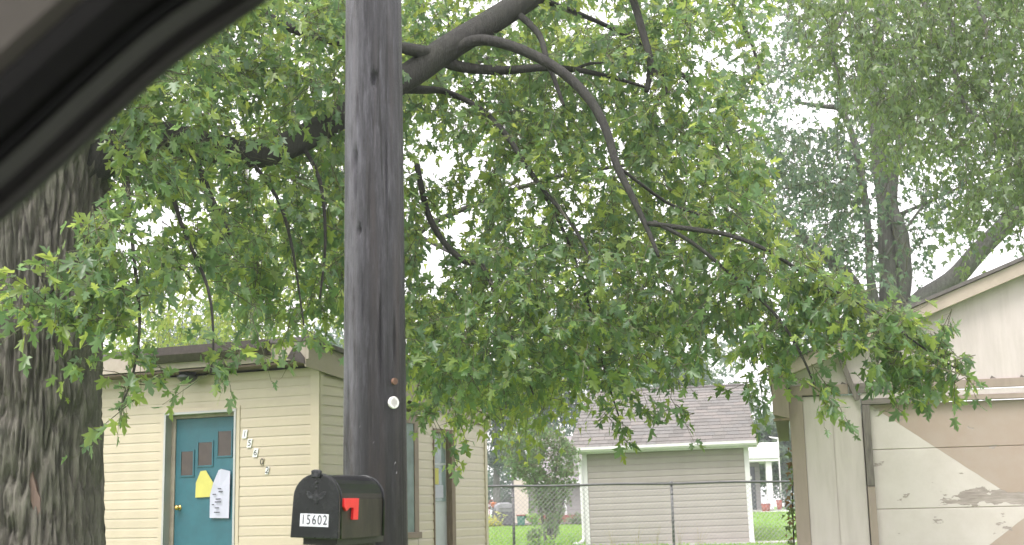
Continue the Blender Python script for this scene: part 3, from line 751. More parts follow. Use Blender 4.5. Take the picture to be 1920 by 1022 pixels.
sweep([(.0682, -.004), (.075, -.013), (.11, -.022), (.17, -.045), (.26, -.10), (.26, -.085), (.17, -.03), (.11, -.007), (.0682, .03)], 'pillar_trim', M['headliner'])
o = MB().box(-.10, 1.9, -1.55, .03, 1.735, 1.765).build('roof', M['car_band'], CR)
MB().box(-1.2, 1.1, -.03, .06, .35, 1.0).build('door_panel', M['car_dark'], CR, bevel=.02)

# ------------------------------------------------------------------ trees
HALF = [(0, 0), (.16, -.09), (.43, -.02), (.21, .14), (.36, .36), (.57, .58), (.29, .53), (.135, .42), (.24, .72), (0, 1.0)]
SIMPLE = [(0, 0), (.46, .40), (.15, .48), (0, 1.0)]
def leaf_template(half):
    v = []; n = len(half)
    for x, y in half: v.append((x, y, .22 * x - .22 * y * y))
    for x, y in half[1:-1]: v.append((-x, y, .22 * x - .22 * y * y))
    right = list(range(n)); left = [0] + [n + i for i in range(n - 2)] + [n - 1]
    return np.array(v), [right[::-1], left]
T_FULL, T_SIMP = leaf_template(HALF), leaf_template(SIMPLE)

def leaves_mesh(name, pos, dr_, nr, size, col, tmpl):
    T, F_ = tmpl
    side = np.cross(dr_, nr)
    curl = RNG.uniform(-.4, 2.6, (len(pos), 1, 1)) if len(pos) > 1 else np.ones((1, 1, 1)) * RNG.uniform(.5, 2.2)
    wide = RNG.uniform(.75, 1.12, (len(pos), 1, 1))
    V = pos[:, None, :] + size[:, None, None] * (wide * T[None, :, 0, None] * side[:, None, :] + T[None, :, 1, None] * dr_[:, None, :] + curl * T[None, :, 2, None] * nr[:, None, :])
    n, k = len(pos), len(T)
    me = bpy.data.meshes.new(name)
    me.vertices.add(n * k); me.vertices.foreach_set('co', V.astype(np.float32).ravel())
    fl = np.concatenate([np.array(f) for f in F_]); lens = np.array([len(f) for f in F_])
    loops = (fl[None, :] + (np.arange(n) * k)[:, None]).ravel()
    me.loops.add(len(loops)); me.loops.foreach_set('vertex_index', loops.astype(np.int32))
    st_ = np.concatenate([[0], np.cumsum(lens)[:-1]])
    starts = (st_[None, :] + (np.arange(n) * len(fl))[:, None]).ravel()
    me.polygons.add(n * len(F_)); me.polygons.foreach_set('loop_start', starts.astype(np.int32))
    me.update(calc_edges=True)
    ca = me.attributes.new('tint', 'FLOAT_COLOR', 'POINT')
    c4 = np.ones((n, k, 4), np.float32); c4[:, :, :3] = col[:, None, :]
    ca.data.foreach_set('color', c4.ravel())
    return me

def unit(a): return a / np.maximum(np.linalg.norm(a, axis=-1, keepdims=True), 1e-9)
PAL = {  # linear leaf colours
 'maple': np.array([(.090, .163, .056), (.104, .182, .050), (.080, .15, .066), (.138, .208, .046), (.096, .174, .062), (.175, .245, .05)]),
 'maple_back': np.array([(.15, .235, .05), (.18, .265, .048), (.13, .21, .05), (.22, .29, .05)]),  # paler, yellower maple leaves: backlight put into the colour
 'yellowish': np.array([(.15, .22, .045), (.19, .25, .05), (.12, .19, .045), (.22, .27, .06)]),
 'hazy': np.array([(.085, .135, .085), (.095, .15, .085), (.075, .12, .08), (.11, .165, .08)]),  # bluish lightening is distance haze put into the leaf colour
 'droop': np.array([(.085, .145, .045), (.075, .125, .045), (.105, .17, .045), (.12, .185, .05)]),
 'far': np.array([(.055, .10, .065), (.065, .115, .065), (.05, .09, .065)]),
 'shrub': np.array([(.085, .155, .06), (.10, .18, .065), (.12, .17, .08), (.10, .11, .06)]),
 'bright': np.array([(.13, .26, .04), (.17, .30, .05), (.10, .22, .035)]),
 'yellow': np.array([(.32, .33, .05), (.38, .38, .08), (.25, .30, .05)]),
 'orange': np.array([(.15, .085, .03), (.09, .15, .035), (.11, .18, .04), (.16, .11, .03)]),
}
def pick(pal, n, var=.18, yel=0.0):
    c = PAL[pal][RNG.integers(0, len(PAL[pal]), n)] * (1 + RNG.uniform(-var, var, (n, 1)))
    if yel:
        m_ = RNG.random(n) < yel; c[m_] = np.array((.20, .26, .045)) * (1 + RNG.uniform(-.2, .2, (m_.sum(), 1)))
    return c

def in_poly(x, y, poly):
    c = False; j = len(poly) - 1
    for i in range(len(poly)):
        xi, yi = poly[i]; xj, yj = poly[j]
        if (yi > y) != (yj > y) and x < (xj - xi) * (y - yi) / (yj - yi) + xi: c = not c
        j = i
    return c
def scatter(poly, n, yfun, holes=()):
    xs_ = [p[0] for p in poly]; ys_ = [p[1] for p in poly]; out = []
    while len(out) < n:
        x = random.uniform(min(xs_), max(xs_)); y = random.uniform(min(ys_), max(ys_))
        if not in_poly(x, y, poly): continue
        bad = False
        for (hx, hy, rx, ry, pr) in holes:
            if ((x - hx) / rx) ** 2 + ((y - hy) / ry) ** 2 < 1 and random.random() < pr: bad = True; break
        if bad: continue
        out.append(at(x, y, yfun(x, y)))
    return out

def limb_pts(spec):
    P_ = catmull([at(px, py, Y) for px, py, Y, w in spec], 4)
    Rr = []
    W = [w / 2 / FPX * Y for px, py, Y, w in spec]
    for i in range(len(spec) - 1):
        for k in range(4): Rr.append(W[i] + (W[i + 1] - W[i]) * k / 4)
    return P_, Rr + [W[-1]]

def grow(tree, limbs, centers, twig_len, leaves_per, leaf_size, pal, m_leaf, m_bark, tmpl, droop=.5, yel=0., singles=0, extra_nodes=(), petiole=True, branch_r=.0042, pal_fn=None):
    """limbs: list of (points, radii); centers: where sprays of leaves hang"""
    nodes = np.array([p[:] for P_, R_ in limbs for p in P_] + [tuple(p) for p in extra_nodes])
    C_ = np.array([tuple(c) for c in centers])
    d0 = np.array([np.min(((nodes - c) ** 2).sum(1)) for c in C_])
    order = np.argsort(d0)
    tw = MB(); pos = []; dirs = []; nrms = []; sizes = []; cols = []; pet = []
    cap = len(nodes) + len(C_) * 5
    NB = np.zeros((cap, 3)); NB[:len(nodes)] = nodes; nn_ = len(nodes)
    for oi_ in order:
        c = C_[oi_]
        dd_ = ((NB[:nn_] - c) ** 2).sum(1); j = int(np.argmin(dd_)); a = NB[j].copy()
        out = c - a; ol = np.linalg.norm(out) + 1e-6; out /= ol
        dv = out * .75 + RNG.normal(0, .38, 3); dv[2] -= droop * .45; dv /= np.linalg.norm(dv)
        tl = twig_len * RNG.uniform(.7, 1.3)
        bpt = c - dv * tl * .5
        mid = (a + bpt) / 2 + RNG.normal(0, .04, 3) * min(1.5, ol); mid[2] += .05 * ol
        end = c + dv * tl * .5; end[2] -= droop * tl * .22
        mid2 = c.copy(); mid2[2] += droop * tl * .05
        r1 = branch_r * (.8 + min(1.6, ol * .6))
        tw.tube([a, mid, bpt, mid2, end], [r1, r1 * .8, branch_r * .8, branch_r * .6, branch_r * .3], 4, cap=False)
        for q in (mid, bpt, mid2): NB[nn_] = q; nn_ += 1
        n = max(3, int(leaves_per * RNG.uniform(.7, 1.3)))
        ts = np.sort(RNG.uniform(0.0, 1.0, n)); ts[-1] = 1
        for k, t in enumerate(ts):
            p = bpt * (1 - t) ** 2 + 2 * (2 * mid2 - .5 * (bpt + end)) * t * (1 - t) + end * t * t
            o_ = RNG.normal(0, 1, 3); o_ -= dv * o_.dot(dv); o_ /= np.linalg.norm(o_) + 1e-6
            pv = o_ * .8 + dv * .45; pv[2] -= .25; pv /= np.linalg.norm(pv)
            pl_ = leaf_size * RNG.uniform(.3, .8)
            lp_ = p + pv * pl_
            ld = pv * .6 + dv * .25 + RNG.normal(0, .35, 3); ld[2] -= droop * 1.0; ld /= np.linalg.norm(ld)
            nr = np.array((0, 0, 1.)) + RNG.normal(0, .7, 3); nr -= ld * nr.dot(ld); nr /= np.linalg.norm(nr) + 1e-6
            pos.append(lp_); dirs.append(ld); nrms.append(nr); sizes.append(leaf_size * RNG.uniform(.5, 1.3))
            if petiole: pet.append((p, lp_))
    pos = np.array(pos); dirs = np.array(dirs); nrms = np.array(nrms); sizes = np.array(sizes)
    cols = pick(pal, len(pos), yel=yel) if pal_fn is None else pal_fn(pos)
    keep = np.ones(len(pos), bool)
    if singles:
        sc_ = []
        for p, s_ in zip(pos, sizes):
            u, v = project(p); vis = 10 < u < 1905 and 10 < v < 1015 and not (640 < u < 775) and (v > 440 - u * .87)
            sc_.append(s_ / max(.1, p[1]) if vis else 0)
        idx = np.argsort(sc_)[::-1][:singles]; keep[idx] = False
        variants = []
        for q in range(6):
            me = leaves_mesh('leaf', np.zeros((1, 3)), np.array([(0, 1., 0)]), np.array([(0, 0, 1.)]), np.ones(1), pick(pal, 1), tmpl)
            me.materials.append(m_leaf); variants.append(me)
        for i_ in idx:
            o = bpy.data.objects.new('leaf', variants[i_ % 6]); COL.objects.link(o); o.parent = tree
            d_, n_ = Vector(dirs[i_]), Vector(nrms[i_]); s_ = d_.cross(n_); z_ = float(sizes[i_])
            mw = Matrix((( s_.x * z_, d_.x * z_, n_.x * z_, pos[i_][0] - tree.location.x), (s_.y * z_, d_.y * z_, n_.y * z_, pos[i_][1] - tree.location.y), (s_.z * z_, d_.z * z_, n_.z * z_, pos[i_][2] - tree.location.z), (0, 0, 0, 1)))
            o.matrix_local = mw
    if petiole:
        for a, b_ in pet: tw.add([a, b_, (b_[0] + .003, b_[1], b_[2] + .003), (a[0] + .003, a[1], a[2] + .003)], [(0, 1, 2, 3)])
    fo = link('crown', leaves_mesh('crown', pos[keep], dirs[keep], nrms[keep], sizes[keep], cols[keep], tmpl), m_leaf, tree, kind='stuff')
    fo.location = -tree.location
    me = bpy.data.meshes.new('twigs'); me.from_pydata(tw.v, [], tw.f)
    t_ = link('twigs', me, M['twig'], tree, kind='stuff'); t_.location = -tree.location
    return len(pos)
def add_limbs(tree, limbs, m, sides=10, name='limb'):
    for P_, R_ in limbs:
        mbl = MB(); P2 = [p + Vector((noise.noise(p * 1.5), noise.noise(p * 1.5 + Vector((5, 0, 0))), noise.noise(p * 1.5 + Vector((9, 3, 0))))) * R_[i] * .35 - tree.location for i, p in enumerate(P_)]
        mbl.tube(P2, R_, sides).build(name, m, tree, smooth=True)

# ---- the big maple on the left
TX, TY = -3.44, 9.5
MT = empty('maple_tree', (TX, TY, .1), 0, 'large maple with thick furrowed trunk at left, boughs hanging across the view', 'tree')
def trunk_mesh():
    sides, segs = 340, 240; vs = []
    for i in range(segs + 1):
        zz = 6.0 * i / segs
        rad = .475 + .16 * math.exp(-zz / .45) - .012 * zz + (.05 * smooth(3.0, 3.8, zz))
        ox = -.03 * zz
        for k in range(sides):
            a = 2 * math.pi * k / sides
            big = noise.noise(Vector((math.cos(a) * 1.2, math.sin(a) * 1.2, zz * .4))) * .05
            w = noise.noise(Vector((math.cos(a) * 3, math.sin(a) * 3, zz * 1.3))) * .35
            aa = a + w * .10
            f1 = noise.noise(Vector((math.cos(aa) * 10.5, math.sin(aa) * 10.5, zz * 2.6)))
            f2 = noise.noise(Vector((math.cos(aa) * 21, math.sin(aa) * 21, zz * 3.4 + 4)))
            f3 = noise.noise(Vector((math.cos(aa) * 30, math.sin(aa) * 30, zz * 9)))
            r = rad * (1 + big) - .04 + .060 * min(1, abs(f1) * 3.4) ** .75 + .030 * min(1, abs(f2) * 3.2) ** .8 + .010 * f3
            vs.append((ox + r * math.cos(a), r * math.sin(a), zz - .1))
    fs = [(i * sides + k, i * sides + (k + 1) % sides, (i + 1) * sides + (k + 1) % sides, (i + 1) * sides + k) for i in range(segs) for k in range(sides)]
    return MB().add(vs, fs)
trunk = trunk_mesh().build('trunk', M['bark'], MT, smooth=True)
# pale scar on the trunk
p = at(66, 935, TY - .42)
sp = [(.032 * (1 + .45 * random.uniform(-1, 1)) * math.cos(q * .314) + .03 * -math.sin(q * .314), .17 * (1 + .15 * random.uniform(-1, 1)) * math.sin(q * .314)) for q in range(20)]
o = MB().prism(sp, 'y', -.018, .06).build('bark_scar', M['bark_scar'], MT); o.location = p - MT.location
specs = [
 [(60, 370, 9.5, 130), (130, 330, 9.5, 104), (190, 300, 9.5, 84), (260, 272, 9.7, 68), (330, 262, 9.9, 60), (460, 288, 10.2, 56), (560, 264, 10.5, 54), (643, 217, 10.8, 52), (705, 183, 11, 52), (765, 140, 11.2, 54), (820, 103, 11.3, 56), (900, 55, 11.4, 52), (1000, -5, 11.6, 50), (1150, -95, 11.9, 44), (1350, -200, 12.2, 36), (1600, -280, 12.6, 24)],
 [(810, 100, 11.25, 28), (765, 92, 11.1, 25), (690, 82, 11, 24), (600, 68, 10.9, 22), (520, 40, 10.8, 18), (440, -20, 10.6, 14)],
 [(850, 95, 11.3, 26), (885, 77, 11.25, 24), (930, 77, 11.2, 22), (1000, 102, 11.1, 21), (1060, 140, 11.0, 20), (1110, 195, 10.9, 19), (1138, 250, 10.8, 17), (1155, 310, 10.7, 15), (1185, 370, 10.6, 13), (1215, 430, 10.5, 10), (1235, 480, 10.4, 6)],
 [(965, 22, 11.5, 14), (1010, 65, 11.4, 13), (1025, 110, 11.3, 11), (1045, 165, 11.3, 9), (1057, 198, 11.2, 5)],
 [(1180, -20, 11.8, 16), (1205, 60, 11.7, 15), (1220, 120, 11.6, 14), (1212, 172, 11.5, 10)],
 [(1218, 128, 11.6, 8), (1245, 145, 11.5, 7), (1250, 175, 11.4, 4)],
 [(830, 112, 11.35, 26), (870, 125, 11.4, 22), (940, 132, 11.5, 19), (1010, 128, 11.6, 15), (1080, 132, 11.7, 12), (1155, 147, 11.8, 8), (1230, 170, 11.9, 4)],
 [(1080, 130, 11.7, 7), (1105, 120, 11.7, 6), (1150, 118, 11.6, 3)],
 [(740, 166, 11.3, 22), (790, 167, 11.5, 18), (835, 172, 11.9, 12), (890, 198, 11.9, 11), (930, 235, 11.5, 13), (955, 262, 11.4, 11), (1010, 345, 11.3, 9), (1080, 432, 11.2, 7), (1120, 520, 11.1, 4)],
 [(780, 300, 11.5, 11), (800, 390, 11.5, 12), (830, 450, 11.5, 12), (870, 490, 11.5, 11), (905, 500, 11.5, 9), (935, 570, 11.5, 6), (970, 660, 11.4, 4), (1000, 740, 11.3, 3)],
 [(1215, 418, 10.5, 10), (1300, 430, 10.4, 10), (1370, 442, 10.3, 9), (1440, 470, 10.2, 8), (1520, 520, 10.2, 7), (1580, 553, 10.1, 6), (1650, 590, 10.1, 5), (1720, 645, 10.0, 4), (1790, 690, 10.0, 3)],
 [(1225, 415, 10.5, 8), (1290, 450, 10.4, 8), (1360, 505, 10.4, 7), (1450, 585, 10.3, 6), (1500, 660, 10.2, 5), (1530, 730, 10.2, 3)],
 [(360, 275, 9.9, 18), (390, 360, 9.8, 14), (410, 405, 9.8, 13), (430, 440, 9.7, 6)],
 [(470, 300, 10.2, 9), (520, 370, 10.1, 7), (545, 450, 10, 6), (560, 540, 10, 4), (570, 610, 9.9, 3)],
 [(230, 300, 9.3, 14), (240, 380, 8.9, 10), (190, 450, 8.7, 8), (120, 520, 8.6, 6), (60, 590, 8.5, 4)],
 [(240, 380, 8.9, 8), (250, 480, 8.7, 7), (262, 600, 8.6, 6), (250, 700, 8.5, 4), (222, 770, 8.5, 3)],
 [(300, 280, 9.6, 10), (340, 420, 9.2, 8), (390, 540, 9.0, 6), (400, 640, 8.9, 4), (395, 700, 8.8, 3)],
 [(955, 262, 11.4, 8), (1050, 420, 11.8, 7), (1100, 560, 12, 6), (1130, 680, 12, 4), (1160, 780, 12, 3)],
 [(1155, 310, 10.7, 7), (1250, 380, 11, 6), (1330, 420, 11.2, 5), (1400, 560, 11.3, 4), (1420, 680, 11.3, 3)],
 [(560, 262, 10.5, 9), (600, 340, 10.3, 8), (610, 450, 10.2, 6), (600, 560, 10.1, 4)],
 [(1000, -5, 11.6, 12), (1120, 40, 12.5, 9), (1260, 120, 13, 8), (1340, 230, 13.2, 6), (1390, 330, 13.2, 4)],
 [(1150, -95, 11.9, 14), (1330, -40, 12.6, 10), (1400, 60, 12.8, 7), (1430, 160, 12.8, 4)],
]
limbs = [limb_pts(s) for s in specs]
add_limbs(MT, limbs, M['bark_limb'], 10)
# upper stem going on out of the picture
add_limbs(MT, [([Vector((TX - .17, TY, 5.6)), Vector((TX - .1, TY + .2, 7)), Vector((TX + .4, TY + .6, 9)), Vector((TX + .8, TY + 1, 11))], [.42, .34, .22, .08])], M['bark'], 14, 'upper_stem')
front = [(150, 60), (300, 0), (480, -60), (1440, -60), (1440, 120), (1380, 200), (1440, 330), (1430, 420), (1540, 500), (1640, 560), (1700, 610), (1740, 660), (1720, 690), (1640, 650), (1560, 680), (1500, 660), (1450, 690), (1410, 690), (1350, 600), (1300, 690), (1250, 730), (1180, 740), (1110, 740), (1050, 720), (960, 740), (900, 720), (840, 760), (790, 730), (640, 570), (590, 600), (500, 600), (430, 560), (380, 480), (290, 560), (200, 620), (130, 590), (60, 580), (30, 540), (130, 460), (210, 400), (190, 330), (120, 200)]
holes = [(1590, 690, 62, 55, .95), (1545, 660, 60, 32, .9), (80, 560, 120, 90, .5),  (300, 405, 75, 45, .85), (250, 480, 50, 45, .8), (380, 400, 45, 35, .6), (450, 215, 40, 28, .7), (345, 215, 30, 30, .6), (610, 95, 30, 25, .6), (590, 165, 30, 25, .5), (470, 345, 70, 30, .5),
         (800, 285, 45, 60, .8), (850, 365, 55, 60, .65), (850, 430, 75, 40, .8), (800, 500, 40, 50, .75), (890, 300, 40, 30, .5), (905, 140, 30, 25, .5), (940, 10, 60, 18, .7), (1100, 20, 80, 22, .7), (1165, 15, 40, 25, .7), (1400, 90, 50, 60, .6), (1350, 110, 40, 30, .5), (1440, 250, 40, 50, .7),
         (1360, 670, 35, 50, .9), (1450, 575, 30, 22, .6), (1010, 650, 40, 30, .3), (560, 520, 60, 60, .3), (1380, 20, 50, 40, .5)]
def yf(x, y):
    base = 9.0 + 2.2 * smooth(150, 800, x) - .6 * smooth(1250, 1500, x)
    if 740 < x < 1280 and y < 470: return 11.3 + random.uniform(-.15, 2.6) + .3 * (y < 200)
    if x > 1480: return random.uniform(9.9, 10.9)
    if x < 240 and y > 360: return random.uniform(8.1, 8.75)
    return base + random.uniform(-.7, 2.0)
cen = scatter(front, 2500, yf, holes)
sprays = [(228, 765, 8.4), (200, 795, 8.4), (235, 730, 8.4), (250, 690, 8.4), (215, 700, 8.5), (262, 660, 8.5), (300, 690, 8.6), (400, 690, 8.8), (380, 710, 8.8), (425, 700, 8.8), (395, 640, 8.8), (450, 660, 9), (490, 650, 9.4), (560, 650, 9.8), (590, 630, 9.8), (540, 620, 9.8), (500, 600, 9.8),
          (60, 600, 8.3), (110, 640, 8.3), (20, 560, 8.3), (150, 560, 8.4), (10, 640, 8.3), (180, 640, 8.4),
          (820, 810, 11), (840, 835, 11), (800, 780, 11), (860, 790, 11), (780, 770, 11), (1155, 800, 11.6), (1170, 815, 11.6), (1140, 770, 11.6), (1280, 785, 11.2), (1260, 770, 11.2), (1210, 770, 11.4), (1545, 755, 10.1), (1530, 730, 10.1), (1560, 740, 10.1),
          (1700, 715, 10), (1730, 735, 10), (1690, 690, 10), (1760, 690, 10), (1790, 665, 10), (1820, 725, 10), (1790, 720, 10), (1750, 640, 10), (1650, 690, 10), (1640, 660, 10), (1410, 755, 11), (1425, 720, 11), (1400, 720, 11)] + [(random.uniform(1640, 1790), random.uniform(590, 700), random.uniform(9.8, 10.6)) for _ in range(34)] + [(random.uniform(1680, 1780), random.uniform(690, 730), random.uniform(9.9, 10.4)) for _ in range(8)]
cen += [at(*s) for s in sprays]
n1 = grow(MT, limbs, cen, .46, 13, .088, 'maple', M['leaf'], M['bark_limb'], T_FULL, droop=.38, yel=.015, singles=300)
# deeper part of the same crown, backlight put into its leaf colours, on limbs that go back over the house
BT = empty('maple_tree', at(1010, 950, 15.5), 0, 'lighter green maple behind the cream house, trunk hidden by the pole', 'tree')
BT.location = at(705, 950, 21.5); BT.location.z = .3
bl = [limb_pts(s) for s in ([(705, 1010, 21.5, 46), (705, 800, 21.5, 42), (706, 600, 21.4, 38), (704, 420, 21.2, 32), (700, 200, 21, 26), (690, -60, 20.8, 16)],
      [(706, 560, 21.4, 20), (780, 440, 19.5, 13), (900, 380, 17.5, 10), (1050, 330, 16, 9), (1220, 300, 15.2, 7), (1400, 240, 15, 4)],
      [(705, 480, 21.2, 16), (640, 380, 19, 10), (540, 330, 17, 7), (420, 380, 15.5, 4)], [(702, 300, 21, 16), (620, 140, 18, 9), (500, 60, 16, 5)], [(702, 300, 21, 18), (830, 150, 18.5, 12), (1000, 90, 16.5, 9), (1180, 60, 15.5, 7), (1380, 30, 15, 4)],
      [(780, 440, 19.5, 9), (900, 500, 17.5, 7), (1030, 560, 16, 5), (1180, 620, 15, 3)])]
add_limbs(BT, bl, M['bark_limb'], 8)
back = [(330, -40), (1430, -40), (1400, 200), (1430, 420), (1380, 560), (1300, 640), (1200, 710), (1100, 755), (1000, 790), (900, 780), (800, 760), (640, 560), (420, 520), (300, 380), (260, 200)]
cen2 = scatter([(770, 560), (1180, 560), (1160, 720), (1080, 770), (960, 800), (850, 790), (780, 740)], 200, lambda x, y: random.uniform(13.2, 15.8)) + scatter(back, 700, lambda x, y: random.uniform(13.2, 17.8), holes)
n2 = grow(BT, bl, cen2, .65, 15, .105, 'maple_back', M['leaf'], M['bark_limb'], T_SIMP, droop=.6, yel=.06, petiole=False)

# ---- hazy multi-stemmed tree behind the garage, with drooping outer boughs
CT = empty('multistem_tree', (7.0, 24, .3), 0, 'tall hazy many-stemmed tree rising behind the garage', 'tree')
cs = [[(1665, 1000, 24, 60), (1665, 700, 24, 50), (1666, 560, 24, 40), (1662, 420, 24, 34), (1650, 300, 24, 30), (1645, 150, 24, 28), (1650, -60, 24, 16)],
      [(1675, 620, 24, 34), (1694, 540, 23.9, 30), (1690, 440, 23.8, 30), (1672, 370, 23.8, 22), (1690, 250, 23.7, 16), (1720, 60, 23.6, 8)],
      [(1650, 640, 24, 30), (1632, 510, 23.7, 15), (1625, 400, 23.6, 14), (1605, 280, 23.5, 14), (1580, 210, 23.5, 13), (1545, 200, 23.4, 9), (1490, 192, 23.3, 5)],
      [(1580, 210, 23.5, 10), (1570, 140, 23.4, 8), (1560, 40, 23.4, 5)],
      [(1670, 640, 24, 50), (1720, 575, 23.8, 42), (1780, 525, 23.6, 38), (1830, 480, 23.4, 36), (1875, 430, 23.2, 34), (1930, 370, 23, 32), (2010, 250, 22.5, 26), (2080, 60, 22, 18)],
      [(1660, 620, 24, 40), (1600, 535, 24.2, 30), (1560, 490, 24.3, 26), (1500, 440, 24.4, 16), (1440, 380, 24.5, 8)],
      [(1632, 520, 23.7, 6), (1690, 440, 23.4, 6), (1730, 385, 23.3, 4)], [(1690, 400, 23.8, 8), (1760, 370, 23.4, 6), (1820, 340, 23, 4)],
      # drooping boughs towards us
      [(2080, 60, 22, 18), (2020, -120, 19, 16), (1900, -160, 17.5, 14), (1780, -60, 17, 12), (1785, 60, 16.8, 11), (1790, 130, 16.6, 10), (1810, 200, 16.5, 8), (1850, 230, 16.4, 6), (1890, 290, 16.3, 4)],
      [(1900, -160, 17.5, 12), (1830, -30, 16.5, 9), (1850, 50, 16.3, 7), (1840, 110, 16.2, 4)], [(1720, -40, 17, 9), (1740, 20, 16.9, 8), (1775, 60, 16.8, 6)],
      [(1780, -60, 17, 9), (1600, -80, 16.5, 8), (1590, 10, 16.4, 7), (1560, 80, 16.3, 5), (1575, 150, 16.2, 3)],
      [(2020, -120, 19, 12), (2000, 100, 17.5, 9), (1960, 260, 16.8, 7), (1930, 420, 16.4, 4)]]
cl = [limb_pts(s) for s in cs]
add_limbs(CT, cl, M['bark_far'], 8)
hz_holes = [(1800, 520, 120, 60, .9), (1860, 470, 60, 50, .8), (1505, 215, 50, 36, .9), (1745, 330, 60, 40, .6), (1770, 510, 70, 40, .8), (1590, 420, 35, 40, .5), (1640, 440, 20, 60, .6), (1460, 300, 40, 40, .6), (1880, 500, 50, 40, .6), (1470, 430, 40, 40, .5), (1560, 520, 50, 30, .5)]
cen3 = scatter([(1390, -60), (2100, -60), (2100, 520), (1900, 520), (1800, 560), (1720, 570), (1640, 540), (1540, 500), (1460, 500), (1430, 300), (1380, 120)], 980, lambda x, y: random.uniform(21.5, 26.5), hz_holes)
cen3 += scatter([(1400, 230), (1480, 260), (1600, 270), (1620, 480), (1540, 500), (1450, 480)], 150, lambda x, y: random.uniform(22, 26), [(1640, 440, 25, 60, .6), (1590, 420, 25, 30, .4)])
grow(CT, cl[:8], cen3, .9, 14, .14, 'hazy', M['leaf_far'], M['bark_far'], T_SIMP, droop=.5, petiole=False, branch_r=.008)
DT_nodes = cl[8:]
cen4 = scatter([(1470, -60), (2080, -60), (2080, 420), (1920, 470), (1860, 420), (1790, 420), (1720, 300), (1640, 260), (1580, 160), (1500, 100)], 760, lambda x, y: random.uniform(15.2, 18.2), [(1745, 330, 60, 50, .8), (1830, 300, 40, 30, .5), (1690, 120, 30, 40, .4), (1800, 520, 120, 70, .9), (1870, 440, 60, 50, .7), (1800, 400, 70, 40, .5)])
cen4 += [at(x, y, random.uniform(15.5, 17)) for x, y in ((1830, 440), (1815, 470), (1900, 420), (1790, 380), (1620, 330), (1570, 250), (1590, 190))]
grow(CT, DT_nodes, cen4, .85, 17, .115, 'droop', M['leaf'], M['bark_limb'], T_SIMP, droop=1.1, petiole=False, branch_r=.005)

# ---- yellow-green tree behind the cream house
YT = empty('locust_tree', (-5.2, 25, .3), 0, 'yellow-green tree rising behind the cream house roof', 'tree')
yl = [limb_pts(s) for s in ([(480, 990, 25, 22), (478, 700, 25, 18), (474, 590, 25, 15), (470, 450, 25, 12), (460, 300, 25, 6)], [(474, 600, 25, 8), (380, 520, 24.5, 6), (280, 470, 24, 4)], [(474, 560, 25, 8), (560, 480, 24.5, 6), (640, 430, 24, 4)])]
add_limbs(YT, yl, M['pale_bark'], 8)
cen5 = scatter([(150, 430), (330, 400), (480, 360), (640, 410), (760, 480), (740, 640), (640, 640), (600, 700), (210, 700), (170, 560)], 520, lambda x, y: random.uniform(22.5, 27.5), [(270, 440, 70, 40, .9), (240, 500, 40, 40, .8), (480, 420, 40, 30, .4), (620, 640, 50, 40, .9)])
grow(YT, yl, cen5, .9, 16, .13, 'yellowish', M['leaf_far'], M['pale_bark'], T_SIMP, droop=.7, petiole=False)

# ---- far trees
def far_tree(px, Y, top, bot, wpx, pal, n, label, name='far_tree', lsize=.42):
    base = at(px, 950, Y); base.z = gz(base.x, Y) - .1
    T_ = empty(name, base, 0, label, 'tree', 'background trees')
    k = Y / FPX; zt = at(px, top, Y).z; zb = at(px, bot, Y).z; rw = wpx / 2 * k
    MB().tube([(0, 0, 0), (.05, 0, (zb - base.z) * .7 + .5), (.15, .1, (zt - base.z) * .6), (.1, .2, (zt - base.z) * .9)], [.026 * (zt - base.z), .02 * (zt - base.z), .012 * (zt - base.z), .004], 8).build('trunk', M['bark_far'], T_, smooth=True)
    cz, hh_ = (zt + zb) / 2 - base.z, (zt - zb) / 2
    lob = []
    for _ in range(26):
        v = RNG.normal(0, 1, 3); v /= np.linalg.norm(v); v *= RNG.uniform(.35, .85)
        lob.append((v * np.array((rw, rw * .8, hh_)) + np.array((0, 0, cz)), RNG.uniform(.22, .42)))
    pos = []; nr = []
    for _ in range(n):
        c_, s_ = lob[RNG.integers(0, len(lob))]
        v = RNG.normal(0, 1, 3); v /= np.linalg.norm(v); rr = RNG.uniform(.6, 1.05)
        pos.append(c_ + v * rr * s_ * np.array((rw, rw * .8, hh_ * .8))); nr.append(v + RNG.normal(0, .5, 3))
    pos = np.array(pos); nr = unit(np.array(nr)); d_ = unit(np.cross(nr, RNG.normal(0, 1, (n, 3))))
    me = leaves_mesh('crown', pos, d_, nr, RNG.uniform(.6, 1.3, n) * lsize, pick(pal, n), T_SIMP)
    link('crown', me, M['leaf_far'], T_, kind='stuff')
far_tree(930, 85, 640, 930, 260, 'far', 5000, 'dark blue-green tree far off, just right of the cream house')
far_tree(1110, 95, 560, 900, 420, 'far', 6000, 'broad pale tree far behind the left end of the shed roof')
far_tree(1290, 80, 640, 900, 300, 'hazy', 5000, 'pale tree far behind the middle of the shed roof')
far_tree(1475, 78, 760, 930, 200, 'hazy', 5000, 'rounded green tree far off between shed and garage')
far_tree(1600, 95, 560, 900, 360, 'far', 5000, 'pale far tree behind the garage roof')
far_tree(700, 80, 560, 900, 420, 'far', 6000, 'broad pale tree far behind the cream house and pole')
far_tree(380, 90, 560, 900, 420, 'far', 5000, 'pale far tree behind the left end of the cream house')

far_tree(960, 105, 800, 985, 300, 'far', 3500, 'low dark trees at the end of the left yard, beyond the covered grill')
far_tree(1500, 100, 800, 975, 300, 'far', 3500, 'low trees beyond the far porch and the white post')
far_tree(1250, 110, 780, 985, 420, 'far', 3500, 'low far trees hidden mostly behind the grey shed')
